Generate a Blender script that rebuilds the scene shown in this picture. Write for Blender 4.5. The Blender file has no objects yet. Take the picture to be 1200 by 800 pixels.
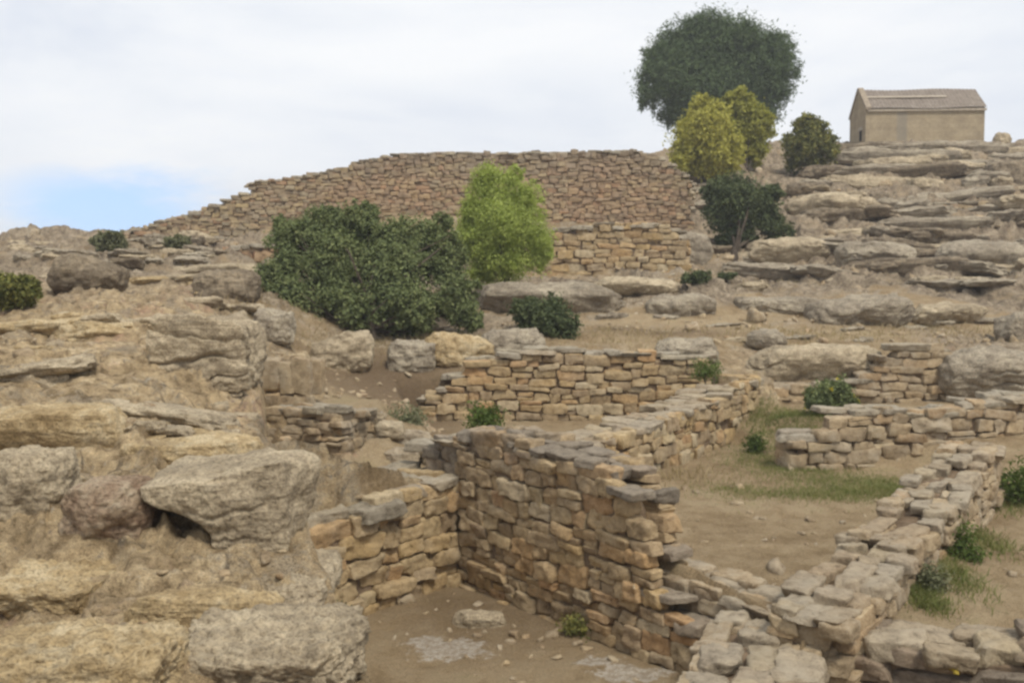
import bpy, math, random
import numpy as np
from mathutils import Vector
R = math.radians
random.seed(7)
RNG = np.random.default_rng(11)
scene = bpy.context.scene
COL = scene.collection

# ------------------------------------------------------------------ camera, sky, sun, exposure
EYE = 3.5
F = 1152.0                                   # focal length in pixels of a 1200 px wide frame
PITCH = math.atan(70.0 / F)
cd = bpy.data.cameras.new('camera')
cd.sensor_width = 36.0
cd.lens = 36.0 * F / 1200.0
cd.clip_start = 0.05
cd.clip_end = 6000
cam = bpy.data.objects.new('camera', cd)
cam.location = (0, 0, EYE)
cam.rotation_euler = (math.pi / 2 - PITCH, 0, 0)
COL.objects.link(cam)
scene.camera = cam

SUN_EL, SUN_AZ = R(56), R(150)               # azimuth measured clockwise from +Y (view direction)
w = bpy.data.worlds.new('World')
scene.world = w
w.use_nodes = True


class NT:
    """tiny helper for node trees"""
    def __init__(s, tree):
        s.t = tree
        s.t.nodes.clear()

    def n(s, typ, ins=None, **kw):
        nd = s.t.nodes.new(typ)
        for k, v in kw.items():
            setattr(nd, k, v)
        for k, v in (ins or {}).items():
            if hasattr(v, 'is_linked') or hasattr(v, 'links'):
                s.t.links.new(v, nd.inputs[k])
            else:
                if isinstance(v, tuple) and nd.inputs[k].type == 'RGBA' and len(v) == 3:
                    v = (*v, 1)
                nd.inputs[k].default_value = v
        return nd

    def math(s, op, a, b=0.0, c=0.0, clamp=False):
        nd = s.n('ShaderNodeMath', {0: a, 1: b, 2: c}, operation=op)
        nd.use_clamp = clamp
        return nd.outputs[0]

    def ramp(s, fac, stops, interp='LINEAR'):
        nd = s.n('ShaderNodeValToRGB', {0: fac})
        cr = nd.color_ramp
        cr.interpolation = interp
        while len(cr.elements) < len(stops):
            cr.elements.new(0.5)
        for e, (p, c) in zip(cr.elements, stops):
            e.position = p
            e.color = (*c, 1) if len(c) == 3 else c
        return nd.outputs[0]

    def step(s, v, a, b):
        nd = s.n('ShaderNodeMapRange', {0: v, 1: a, 2: b, 3: 0.0, 4: 1.0})
        nd.interpolation_type = 'SMOOTHSTEP'
        nd.clamp = True
        return nd.outputs[0]

    def mix(s, f, a, b, mode='MIX'):
        nd = s.n('ShaderNodeMix', data_type='RGBA', blend_type=mode)
        for sock, v in ((nd.inputs[0], f), (nd.inputs[6], a), (nd.inputs[7], b)):
            if hasattr(v, 'is_linked'):
                s.t.links.new(v, sock)
            elif isinstance(v, (int, float)):
                sock.default_value = v
            else:
                sock.default_value = (*v, 1) if len(v) == 3 else v
        return nd.outputs[2]

    def noise(s, vec, scale, detail=4, rough=0.55, dist=0.0):
        return s.n('ShaderNodeTexNoise', {'Vector': vec, 'Scale': scale, 'Detail': detail, 'Roughness': rough, 'Distortion': dist}).outputs[0]


n = NT(w.node_tree)
co = n.n('ShaderNodeTexCoord').outputs['Generated']
higher = n.n('ShaderNodeVectorMath', {0: n.n('ShaderNodeVectorMath', {0: co, 1: (0, 0, .22)}, operation='ADD').outputs[0]}, operation='NORMALIZE').outputs[0]
sky = n.n('ShaderNodeTexSky', {'Vector': higher}, sky_type='NISHITA', sun_disc=False, sun_elevation=SUN_EL, sun_rotation=SUN_AZ, dust_density=.1, ozone_density=3.0, air_density=1.3)
bg_sky = n.n('ShaderNodeBackground', {'Color': sky.outputs[0], 'Strength': 0.23})
sep = n.n('ShaderNodeSeparateXYZ', {0: co})
X, Y, Zz = sep.outputs
stretch = n.n('ShaderNodeMapping', {0: co, 3: (1.0, 1.0, 3.2)}).outputs[0]
wob = n.noise(stretch, 5.0, 6, 0.6)
fine = n.noise(stretch, 2.3, 7, 0.55, 0.4)
wob0 = n.math('SUBTRACT', wob, 0.5)
# the one clear gap in the cloud sheet, low over the shoulder of the hill
az = n.math('ADD', n.math('DIVIDE', X, n.math('MAXIMUM', Y, 0.02)), n.math('MULTIPLY', wob0, 0.28))
el = n.math('ADD', Zz, n.math('MULTIPLY', wob0, 0.09))
da = n.math('DIVIDE', n.math('ADD', az, 0.42), 0.15)
de = n.math('DIVIDE', n.math('SUBTRACT', el, 0.060), 0.042)
d2 = n.math('SQRT', n.math('ADD', n.math('MULTIPLY', da, da), n.math('MULTIPLY', de, de)))
gap = n.math('SUBTRACT', 1.0, n.step(d2, 0.35, 1.25))
gap = n.math('MULTIPLY', gap, n.math('GREATER_THAN', Y, 0.02))
gap = n.math('MULTIPLY', gap, 0.85)
ccol = n.ramp(fine, [(0.34, (0.72, 0.77, 0.86)), (0.5, (0.85, 0.88, 0.925)), (0.64, (0.93, 0.945, 0.965))])
bg_cloud = n.n('ShaderNodeBackground', {'Color': ccol, 'Strength': 1.07})
mixw = n.n('ShaderNodeMixShader', {0: gap, 1: bg_cloud.outputs[0], 2: bg_sky.outputs[0]})
n.n('ShaderNodeOutputWorld', {0: mixw.outputs[0]})

sd = bpy.data.lights.new('sun', 'SUN')
sd.energy = 2.9
sd.angle = R(12)
sd.color = (1.0, 0.93, 0.81)
sun = bpy.data.objects.new('sun', sd)
sun.rotation_euler = (math.pi / 2 - SUN_EL, 0, math.pi - SUN_AZ)
sun.location = (10, -20, 40)
COL.objects.link(sun)

vs = scene.view_settings
vs.view_transform = 'Standard'
vs.look = 'None'
vs.exposure = 0.0
vs.gamma = 1.0
vs.use_curve_mapping = False
scene.cycles.filter_width = 2.7
scene.cycles.max_bounces = 6
scene.cycles.use_denoising = True


# ------------------------------------------------------------------ projection helpers
cp, sp = math.cos(PITCH), math.sin(PITCH)


def ray(px, py):
    u, v = (px - 600.0) / F, (400.0 - py) / F
    return np.array((u, cp + v * sp, -sp + v * cp))


def P(px, py, d):
    r = ray(px, py)
    return np.array((0, 0, EYE)) + r * (d / r[1])


def Zp(px, py, z):
    r = ray(px, py)
    return np.array((0, 0, EYE)) + r * ((z - EYE) / r[2])


def on_line(A, B, px, py=None):
    """the point of the ground line A-B seen in picture column px; with py also the height seen in row py"""
    # plane of the column contains the eye and rays (px,*); horizontally x/y is (almost) constant
    k = ray(px, 500)
    k = k[0] / k[1]
    ax, ay, bx, by = A[0], A[1], B[0], B[1]
    t = (ax - k * ay) / (k * (by - ay) - (bx - ax))
    x, y = ax + t * (bx - ax), ay + t * (by - ay)
    z = P(px, py, y)[2] if py is not None else 0
    return x, y, z


# ------------------------------------------------------------------ noise
_perm = RNG.permutation(512).astype(np.int64)
_perm = np.concatenate([_perm, _perm, _perm])
_grad = RNG.normal(size=(512, 3))
_grad /= np.linalg.norm(_grad, axis=1)[:, None]


def perlin(p):
    p = np.asarray(p, dtype=np.float64)
    i = np.floor(p).astype(np.int64)
    f = p - i
    i &= 511
    u = f * f * f * (f * (f * 6 - 15) + 10)
    out = np.zeros(p.shape[:-1])
    for dx in (0, 1):
        a = _perm[(i[..., 0] + dx) & 511]
        wx = u[..., 0] if dx else 1 - u[..., 0]
        for dy in (0, 1):
            b = _perm[a + ((i[..., 1] + dy) & 511)]
            wy = u[..., 1] if dy else 1 - u[..., 1]
            for dz in (0, 1):
                g = _grad[_perm[b + ((i[..., 2] + dz) & 511)]]
                wz = u[..., 2] if dz else 1 - u[..., 2]
                d = g[..., 0] * (f[..., 0] - dx) + g[..., 1] * (f[..., 1] - dy) + g[..., 2] * (f[..., 2] - dz)
                out += wx * wy * wz * d
    return out * 1.6


def fbm(p, octaves=4, gain=0.5, lac=2.03):
    p = np.asarray(p, dtype=np.float64)
    a, s = 1.0, np.zeros(p.shape[:-1])
    for k in range(octaves):
        s += a * perlin(p + 17.3 * k)
        p = p * lac
        a *= gain
    return s


def sstep(a, b, x):
    t = np.clip((x - a) / (b - a), 0, 1)
    return t * t * (3 - 2 * t)


def worley(x, y, seed=0):
    """distance to the nearest and second nearest cell point, and a random number per cell"""
    x, y = np.asarray(x, float), np.asarray(y, float)
    ix, iy = np.floor(x).astype(np.int64), np.floor(y).astype(np.int64)
    f1, f2, cid = np.full(x.shape, 9.0), np.full(x.shape, 9.0), np.zeros(x.shape)
    for dx in (-1, 0, 1):
        for dy in (-1, 0, 1):
            a, b = ix + dx, iy + dy
            h = _perm[(_perm[(a + seed) & 511] + (b & 511)) & 511]
            h2 = _perm[(h + 131 + seed) & 511]
            h3 = _perm[(h2 + 71) & 511]
            d = np.hypot(a + .1 + .8 * h / 512.0 - x, b + .1 + .8 * h2 / 512.0 - y)
            near = d < f1
            f2 = np.where(near, f1, np.minimum(f2, d))
            cid = np.where(near, h3 / 512.0, cid)
            f1 = np.where(near, d, f1)
    return f1, f2, cid


def xy(x, y, s, z=0.0):
    return np.stack([np.asarray(x) * s, np.asarray(y) * s, np.zeros_like(np.asarray(x, dtype=float)) + z], axis=-1)


# ------------------------------------------------------------------ terrain
# x, y, z, rockiness
CP = np.array([
    (0, 0, 1.9, 1), (-1, 3.5, 1.9, 1), (-2, 3.5, 1.9, 1), (-3, 5.5, 1.9, 1), (-1.5, 6, 1.9, 1), (-4, 7, 2.0, 1), (-2.2, 8, 2.05, 1),
    (-3, 10, 2.1, 1), (-5, 10, 2.3, 1), (-8, 10, 2.5, 1), (-3.4, 13, 2.3, 1), (-6, 13, 2.75, 1), (-5, 16, 3.0, 1), (-8, 17, 3.15, 1),
    (-5.5, 21, 3.5, .8), (-10, 22, 3.6, .9), (-9, 30, 4.5, .6), (-18, 35, 4.7, .6), (-22, 45, 5.3, .6), (-20, 55, 6.0, .6), (-30, 60, 5.4, .6),
    (-40, 90, 5.6, .3), (-20, 90, 5.8, .3),
    (-2.9, 17, 1.6, 0), (-2, 16, 1.45, 0), (-1, 13.5, 1.1, 0), (0, 11.9, 1.0, 0), (1.2, 11.2, .8, 0), (-1.2, 12.2, 1.05, 0), (0.5, 14.5, 1.0, 0), (2, 16, 1.05, 0),
    (-3.2, 19.5, 2.2, .2), (-1, 19.5, 2.1, .2), (0, 19.2, 2.1, .2), (3, 19.3, 2.05, .2), (4.5, 19.5, 2.0, .5),
    (-3, 22, 2.7, .3), (0, 22, 2.6, .5), (0.5, 25, 3.0, .7), (4.5, 27, 3.15, .8), (4.2, 22, 2.45, .1),
    (8.3, 22, 2.35, .2), (9, 27, 3.1, .4), (12, 27, 3.1, .4), (11, 22, 2.3, .4), (15, 24, 2.6, .5),
    (10, 32, 3.9, .9), (15, 32, 3.9, .9), (20, 34, 4.1, .9), (5.5, 33, 4.1, .7), (-3, 30, 3.7, .5), (1, 30, 3.7, .5),
    (-9, 38, 4.5, .5), (-3, 37, 4.5, .4), (3, 37, 4.6, .5), (6.5, 38, 4.9, .7), (8.3, 36, 4.5, .8),
    (14, 42, 6.6, 1), (18, 42, 6.5, 1), (9, 42, 6.6, 1), (24, 44, 7.0, 1), (15, 50, 9.0, 1), (22, 50, 9.0, 1), (10, 48, 8.6, 1), (30, 50, 9.0, 1),
    (14, 56, 10.9, .8), (23, 57, 11.5, .7), (30, 56, 11.1, .8), (38, 58, 11.3, .8), (24, 75, 11.6, .4), (12, 75, 11.0, .4), (0, 60, 9.3, .4), (-5, 50, 8.0, .5),
    (0, 43, 8.1, .5), (-5, 43, 7.8, .5), (5, 43, 8.1, .6), (-13, 42, 6.2, .8), (-17, 45, 5.7, .8), (-8.5, 42, 7.2, .7),
    (6, 17, 1.35, 0), (8, 18, 1.5, .2), (10, 17, 1.4, .2), (6, 19.5, 2.0, .5), (9, 19.5, 2.1, .6), (12, 19, 2.0, .6),
    (4, 10, .7, 0), (5, 13, .72, 0), (3.5, 15, .85, 0), (4.4, 16.6, 1.02, 0), (7, 10, .6, 0), (9, 12, .7, 0), (7.5, 7, .5, 0), (3, 6, .3, 0), (4, 4, .3, .2),
    (7, 15.5, 1.25, 0), (10, 15.5, 1.2, 0), (12, 10, .8, .2),
    (-100, 200, 3, .2), (100, 200, 9, .2), (0, 200, 7, .2), (-200, 500, 0, 0), (200, 500, 3, 0), (0, 500, 2, 0),
    (-5, -10, 1.9, .8), (5, -10, 1.7, .8), (0, -50, 1.5, .3), (-50, -50, 1.5, .3), (50, -50, 1.5, .3), (50, 0, 1.5, .3), (-50, 0, 2.6, .4),
    (60, 60, 9, .5), (-60, 60, 4.6, .4), (-600, -600, 0, 0), (600, -600, 0, 0), (-600, 700, -2, 0), (600, 700, 0, 0), (0, 900, -2, 0)], dtype=float)


def _tps_fit(px, v, lam):
    m = len(px)
    d = np.linalg.norm(px[:, None] - px[None], axis=2)
    K = d * d * np.log(d + 1e-9) + lam * np.eye(m)
    Pm = np.concatenate([np.ones((m, 1)), px], 1)
    A = np.zeros((m + 3, m + 3))
    A[:m, :m] = K
    A[:m, m:] = Pm
    A[m:, :m] = Pm.T
    return np.linalg.solve(A, np.concatenate([v, np.zeros((3, v.shape[1]))]))


_pl = CP[:, :2] / 30.0
_rad = np.arcsinh(np.linalg.norm(_pl, axis=1))[:, None] / (np.linalg.norm(_pl, axis=1)[:, None] + 1e-9)
_cx = _pl * _rad                              # far points are drawn in so that the spline stays calm out there
_tps = _tps_fit(_cx, CP[:, 2:4], 2e-4)


def base_terrain(x, y):
    q = np.stack([x, y], -1).reshape(-1, 2) / 30.0
    r = np.linalg.norm(q, axis=1)[:, None]
    q = q * np.arcsinh(r) / (r + 1e-9)
    out = np.empty((len(q), 2))
    for i in range(0, len(q), 40000):
        c = q[i:i + 40000]
        d = np.linalg.norm(c[:, None] - _cx[None], axis=2)
        out[i:i + 40000] = (d * d * np.log(d + 1e-9)) @ _tps[:-3] + _tps[-3] + c @ _tps[-2:]
    return out[:, 0].reshape(np.shape(x)), np.clip(out[:, 1], 0, 1).reshape(np.shape(x))


def sdf(poly, x, y):
    """signed distance to a polygon, positive inside"""
    poly = np.asarray(poly, float)[:, :2]
    d = np.full(np.shape(x), 1e9)
    ins = np.zeros(np.shape(x), bool)
    for a, b in zip(poly, np.roll(poly, -1, axis=0)):
        e = b - a
        wx, wy = x - a[0], y - a[1]
        t = np.clip((wx * e[0] + wy * e[1]) / (e @ e), 0, 1)
        d = np.minimum(d, np.hypot(wx - e[0] * t, wy - e[1] * t))
        c = ((a[1] > y) != (b[1] > y)) & (x < e[0] * (y - a[1]) / (e[1] if abs(e[1]) > 1e-9 else 1e-9) + a[0])
        ins ^= c
    return np.where(ins, d, -d)


CN = Zp(535, 682, 0)[:2]                      # inner corner of the sunken room
LE = Zp(372, 742, 0)[:2]
RE = Zp(842, 788, 0.15)[:2]
# (polygon, floor height as a + b*y, softness)
ROOMS = [
    ([(-2.5, 9.4), (-.5, 11.6), (-.8, 13.0), (-2.1, 13.2), (-2.95, 11.4)], 1.06, 0.0, .38),
    ([(-3.75, 13.3), (-2.2, 13.2), (-1.8, 15.4), (-2.9, 15.3), (-3.6, 14.9)], 1.70, 0.0, .12),
    ([CN + (0.1, 0.3), LE + (-0.55, -0.15), (-2.3, 9.4), (-1.86, 8.2), (-1.36, 6.4), (-1.10, 5.7), (-.56, 3.9), (-.1, 2.5), (1.0, 1.9), (2.2, 2.4), (2.3, 6.5), (2.35, 8.1), (2.0, 8.6)], 0.0, 0.0, .07),
    ([(-3.45, 13.5), (-2.3, 13.35), (-1.8, 14.3), (-1.75, 13.4), (-2.1, 12.4), (-2.45, 11.4), (-2.6, 9.75), (-2.9, 11.0), (-3.15, 12.2)], .60, 0.0, .10),
    ([(-2.3, 18.45), (3.9, 18.8), (3.6, 16.5), (1.1, 12.7), (.4, 11.6), (-.6, 12.2), (-1.3, 14.5)], .95, 0.0, .2),
    ([(2.0, 8.55), (2.3, 8.45), (2.9, 8.6), (5.7, 12.4), (7.0, 14.7), (4.3, 14.5), (4.0, 16.2), (3.6, 17.0), (1.15, 13.3), (.6, 11.7), (.35, 10.75), (1.1, 9.75)], .42, .022, .1),
    ([(4.3, 16.5), (5.0, 19.0), (8.8, 19.2), (13, 19.2), (13, 16.2), (7, 15.6)], 1.2, 0.0, .15),
    ([(2.2, 7.5), (2.7, 8.2), (2.95, 7.95), (4.6, 6.35), (3.6, 3.0), (1.2, 4.0)], -.35, 0.0, .1),
    ([(-10.5, 39.6), (7.2, 39.6), (7.0, 36), (-10.5, 36)], 4.55, 0.0, .4),
]


def H(x, y, detail=True):
    x = np.asarray(x, float)
    y = np.asarray(y, float)
    b, rk = base_terrain(x, y)
    rk = np.clip(rk + 0.5 * fbm(xy(x, y, .35, 3.1), 3) * (rk > .05), 0, 1)
    # strata: flat treads and steep little risers, finer close by and coarser on the hill
    far = sstep(17, 30, y)
    near_s, far_s = 0.19, 0.66
    warp1 = .75 * fbm(xy(x, y, .42, 1.0), 4) + .25 * perlin(xy(x, y, 2.2, 5.0))
    warp2 = .85 * fbm(xy(x * .7, y, .22, 9.0), 5) + .12 * fbm(xy(x, y, 1.1, 15.0), 3)
    t1 = b / near_s + 1.6 * warp1
    t2 = b / far_s + 1.2 * warp2
    t3 = b / (far_s * .37) + 1.5 * warp2 + .5 * warp1
    f1, f2, f3 = t1 - np.floor(t1), t2 - np.floor(t2), t3 - np.floor(t3)
    h1 = (np.floor(t1) + sstep(.80, .95, f1) - t1 + .2 * f1) * near_s
    h2 = (np.floor(t2) + sstep(.80, .94, f2) - t2 + .2 * f2) * far_s
    h3 = (np.floor(t3) + sstep(.75, .95, f3) - t3 + .2 * f3) * far_s * .37
    amp = rk * sstep(140, 80, np.hypot(x, y))
    h = b + amp * (h1 * .85 * (1 - far) + (h2 * .75 + h3 * .5) * far)
    if detail:
        wx, wy = x + .22 * fbm(xy(x, y, 1.3, 41.), 4), y + .22 * fbm(xy(x, y, 1.3, 43.), 4)
        # bedrock broken into plates: each plate a little higher or lower, joints between them
        a1, a2, ac = worley(wx * .95, wy * .70, 3)
        b1, b2, bc = worley(wx * 2.6 + 7, wy * 2.1, 9)
        edge1, edge2 = sstep(0, .10, a2 - a1), sstep(0, .14, b2 - b1)
        near_plates = .17 * (ac - .5) * edge1 - .05 * (1 - edge1) + .065 * (bc - .5) * edge2 - .022 * (1 - edge2)
        wx2, wy2 = x + .5 * fbm(xy(x, y, .5, 51.), 4), y + .5 * fbm(xy(x, y, .5, 53.), 4)
        c1, c2, cc = worley(wx2 * .30, wy2 * .55, 21)
        e1, e2, ec = worley(wx2 * .85 + 3, wy2 * 1.3, 27)
        edge3, edge4 = sstep(0, .12, c2 - c1), sstep(0, .16, e2 - e1)
        far_plates = .42 * (cc - .5) * edge3 - .10 * (1 - edge3) + .22 * (ec - .5) * edge4 - .05 * (1 - edge4)
        # layers: the surface weathers back bed by bed, every bed with a ragged edge
        sx, sy = x + .16 * fbm(xy(x, y, .9, 41.), 3), y + .16 * fbm(xy(x, y, .9, 43.), 3)
        lay_n = (fbm(xy(sx * .8, sy * 1.0, .55, 61.), 3, .45) + 1.2) * 3.4
        lf = lay_n - np.floor(lay_n)
        layers_near = (np.floor(lay_n) + sstep(.80, .97, lf) + .10 * lf) * .075
        lay_m = (fbm(xy(sx, sy * 1.3, 1.4, 67.), 2, .5) + 1.2) * 2.2
        lf = lay_m - np.floor(lay_m)
        layers_near = layers_near + (np.floor(lay_m) + sstep(.75, .97, lf)) * .022 - .36
        lay_f = (fbm(xy(wx2 * .6, wy2, .17, 71.), 5, .5) + 1.2) * 4.5
        lf = lay_f - np.floor(lay_f)
        layers_far = (np.floor(lay_f) + sstep(.86, .96, lf) + .1 * lf) * .27 - 1.45
        rough = fbm(xy(x, y, 1.6, 4.0), 4)
        fin = fbm(xy(x, y, 7.0, 8.0), 4, .6)
        pits = np.clip(perlin(xy(x, y, 4.2, 2.0)) - .30, 0, 1)
        h = h + amp * (1 - far) * (.45 * near_plates + layers_near + .045 * rough + .016 * fin - .12 * pits) + (1 - amp) * (.022 * rough + .007 * fin)
        h = h + far * amp * (.8 * far_plates + .8 * layers_far + .09 * fbm(xy(x, y, .8, 6.0), 4) + .018 * fin)
    wobx, woby = .08 * perlin(xy(x, y, 1.4, 11.)) + .05 * perlin(xy(x, y, 5., 12.)), .08 * perlin(xy(x, y, 1.4, 13.)) + .05 * perlin(xy(x, y, 5., 14.))
    for poly, a, bb, soft in ROOMS:
        mn, mx = np.min([p[0] for p in poly]) - 1, np.max([p[0] for p in poly]) + 1
        ny, xy_ = np.min([p[1] for p in poly]) - 1, np.max([p[1] for p in poly]) + 1
        sel = (x > mn) & (x < mx) & (y > ny) & (y < xy_)
        if not np.any(sel):
            continue
        xs, ys = x[sel], y[sel]
        s = sdf(poly, xs + wobx[sel], ys + woby[sel])
        m = sstep(0, 2 * soft, s)
        fl = a + bb * ys + .03 * fbm(xy(xs, ys, 1.1, 21.), 4) + .006 * fbm(xy(xs, ys, 9., 22.), 3)
        h[sel] = h[sel] * (1 - m) + fl * m
        rk[sel] = rk[sel] * (1 - sstep(soft * .7, soft * 2, s))
    return h, rk


def ground(x, y):
    return float(H(np.array([float(x)]), np.array([float(y)]))[0][0])


def hit(px, py, d0=2.5, d1=110.0):
    r = ray(px, py)
    d = np.geomspace(d0, d1, 900)
    x, y, z = r[0] / r[1] * d, d, EYE + r[2] / r[1] * d
    h, _ = H(x, y)
    k = np.nonzero(h >= z)[0]
    k = k[0] if len(k) else int(np.argmin(z - h))
    return np.array((x[k], y[k], h[k]))


# ------------------------------------------------------------------ object helpers
def tag(o, label=None, cat=None, group=None, kind=None):
    for k, v in (('label', label), ('category', cat), ('group', group), ('kind', kind)):
        if v:
            o[k] = v
    return o


def mesh_obj(name, V, Q, mat, parent=None, smooth=True, crisp=0):
    me = bpy.data.meshes.new(name)
    V = np.ascontiguousarray(V, dtype=np.float32)
    Q = np.ascontiguousarray(Q, dtype=np.int32)
    k = Q.shape[1]
    me.vertices.add(len(V))
    me.vertices.foreach_set('co', V.ravel())
    me.loops.add(Q.size)
    me.loops.foreach_set('vertex_index', Q.ravel())
    me.polygons.add(len(Q))
    me.polygons.foreach_set('loop_start', np.arange(0, Q.size, k, dtype=np.int32))
    me.polygons.foreach_set('use_smooth', np.full(len(Q), smooth, dtype=bool))
    me.update(calc_edges=True)
    me.materials.append(mat)
    if crisp:
        me.set_sharp_from_angle(angle=R(crisp))
    o = bpy.data.objects.new(name, me)
    COL.objects.link(o)
    if parent is not None:
        o.parent = parent
        o.matrix_parent_inverse = parent.matrix_world.inverted()
    return o


def origin_to(o, p):
    """moves a mesh object's origin to world point p"""
    p = np.asarray(p, float)
    me = o.data
    c = np.empty(len(me.vertices) * 3, dtype=np.float32)
    me.vertices.foreach_get('co', c)
    c = c.reshape(-1, 3) - p.astype(np.float32)
    me.vertices.foreach_set('co', c.ravel())
    o.location = p
    me.update()


def empty(name, p):
    o = bpy.data.objects.new(name, None)
    o.location = [float(v) for v in p]
    o.empty_display_size = .3
    COL.objects.link(o)
    bpy.context.view_layer.update()
    return o


_T = {}


def cube_grid(m):
    """surface of a cube cut m times a side: verts in [-1,1]^3, quads"""
    if m in _T:
        return _T[m]
    idx, V, Q = {}, [], []
    def vid(i, j, k):
        if (i, j, k) not in idx:
            idx[(i, j, k)] = len(V)
            V.append((2 * i / m - 1, 2 * j / m - 1, 2 * k / m - 1))
        return idx[(i, j, k)]
    for a in range(m):
        for b in range(m):
            for lo in (0, m):
                q = [(a, b), (a + 1, b), (a + 1, b + 1), (a, b + 1)]
                fz = [vid(u, v, lo) for u, v in q]
                fx = [vid(lo, u, v) for u, v in q]
                fy = [vid(v, lo, u) for u, v in q]
                for f in (fz, fx, fy):
                    Q.append(f if lo else f[::-1])
    _T[m] = (np.array(V), np.array(Q))
    return _T[m]


def stones(C, S, yaw, m=5, k=9.0, jit=.20, amp=.12, tilt=.05, freq=7.0, seed=0):
    """many separate worn blocks at once. C centres, S half sizes, yaw; returns verts and quads"""
    C, S, yaw = np.asarray(C, float), np.asarray(S, float), np.asarray(yaw, float)
    rng = np.random.default_rng(seed)
    T, Q = cube_grid(m)
    N = len(C)
    nrm = (np.abs(T) ** k).sum(1) ** (1 / k)
    T2 = T / nrm[:, None]
    corners = np.array([(a, b, c) for a in (-1, 1) for b in (-1, 1) for c in (-1, 1)], float)
    W = np.prod((1 + T2[:, None, :] * corners[None]) / 2, axis=2)          # V x 8
    off = rng.uniform(-jit, jit, size=(N, 8, 3))
    L = T2[None] + np.einsum('vc,ncd->nvd', W, off)
    dirn = T2 / np.linalg.norm(T2, axis=1)[:, None]
    L = L * S[:, None, :]
    ph = rng.uniform(0, 90, size=(N, 1, 3))
    mins = S.min(axis=1)[:, None]
    dn = fbm(L * freq + ph, 4, .6) * mins * amp * 2.2 - np.clip(perlin(L * freq * 1.3 + ph + 40) - .25, 0, 1) * mins * .32
    L = L + dirn[None] * dn[..., None]
    rx, ry = rng.normal(0, tilt, N), rng.normal(0, tilt, N)
    x, y, z = L[..., 0], L[..., 1], L[..., 2]
    y, z = y - rx[:, None] * z, z + rx[:, None] * y
    x, z = x + ry[:, None] * z, z - ry[:, None] * x
    c, s = np.cos(yaw)[:, None], np.sin(yaw)[:, None]
    out = np.stack([x * c - y * s, x * s + y * c, z], -1) + C[:, None, :]
    QQ = Q[None] + (np.arange(N) * len(T))[:, None, None]
    return out.reshape(-1, 3), QQ.reshape(-1, 4)


# ------------------------------------------------------------------ materials
def new_mat(name):
    m = bpy.data.materials.new(name)
    m.use_nodes = True
    return m, NT(m.node_tree)


def finish(n, col, rough=.95, height=None, bump=.5, dist=.02, spec=.15, normal=None):
    ins = {'Base Color': col, 'Roughness': rough, 'Specular IOR Level': spec}
    if height is not None:
        b = n.n('ShaderNodeBump', {'Strength': bump, 'Distance': dist, 'Height': height})
        ins['Normal'] = b.outputs[0]
    p = n.n('ShaderNodeBsdfPrincipled', ins)
    n.n('ShaderNodeOutputMaterial', {0: p.outputs[0]})


def stone_mat(name, palette, top=None, patch=None, lichen=(.40, .37, .31), lichen_amt=.5, dark=(.12, .10, .08), dark_amt=.35, scale=1.0, bump=1.0):
    """weathered sandstone: every block its own tint, with lichen patches, pits and grain"""
    m, n = new_mat(name)
    geo = n.n('ShaderNodeNewGeometry')
    pos = geo.outputs['Position']
    isl = geo.outputs['Random Per Island']
    col = n.ramp(isl, [(i / (len(palette) - 1), c) for i, c in enumerate(palette)])
    big = n.noise(pos, 2.2 * scale, 5, .6)
    mid = n.noise(pos, 9 * scale, 5, .65)
    grain = n.noise(pos, 55 * scale, 4, .7)
    streak = n.noise(n.n('ShaderNodeMapping', {0: pos, 3: (1, 1, 5.0)}).outputs[0], 5 * scale, 4, .6)
    v = n.math('ADD', n.math('MULTIPLY', mid, .9), n.math('MULTIPLY', grain, .55))
    col = n.mix(1.0, col, n.ramp(v, [(.50, (.42, .40, .38)), (.66, (.86, .85, .84)), (.78, (1.08, 1.07, 1.05)), (.95, (1.40, 1.38, 1.32))]), 'MULTIPLY')
    lm = n.math('MULTIPLY', n.step(n.math('ADD', n.math('ADD', big, n.math('MULTIPLY', n.math('SUBTRACT', mid, .5), .9)), n.math('MULTIPLY', n.math('SUBTRACT', grain, .5), .9)), .40, .78), lichen_amt)
    lich = n.mix(n.step(grain, .4, .65), lichen, tuple(c * .68 for c in lichen))
    col = n.mix(lm, col, lich)
    dm = n.math('MULTIPLY', n.step(n.math('ADD', n.math('MULTIPLY', streak, .7), n.math('MULTIPLY', mid, .4)), .60, .74), dark_amt)
    col = n.mix(dm, col, dark)
    if patch:                                 # courses laid with another stone
        pm = n.step(n.math('ADD', n.noise(pos, .22, 4, .6), n.math('MULTIPLY', n.math('SUBTRACT', isl, .5), .25)), .50, .62)
        col = n.mix(n.math('MULTIPLY', pm, .32), col, n.mix(1.0, patch, n.ramp(mid, [(.3, (.6, .6, .6)), (.6, (1.2, 1.2, 1.2))]), 'MULTIPLY'))
    if top:                                   # old grey lichen on the uppermost, longest exposed courses
        z = n.n('ShaderNodeSeparateXYZ', {0: pos}).outputs[2]
        tm = n.step(n.math('ADD', z, n.math('MULTIPLY', n.math('SUBTRACT', big, .5), 1.1)), top[0], top[1])
        tm = n.math('MULTIPLY', tm, n.ramp(isl, [(0, (.35, .35, .35)), (.5, (.8, .8, .8)), (1, (.95, .95, .95))]))
        col = n.mix(tm, col, n.mix(n.step(mid, .42, .6), (.19, .155, .115), (.30, .25, .19)))
    hgt = n.math('ADD', n.math('MULTIPLY', mid, .8), n.math('MULTIPLY', grain, .5))
    finish(n, col, .95, hgt, bump, .035)
    return m


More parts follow.
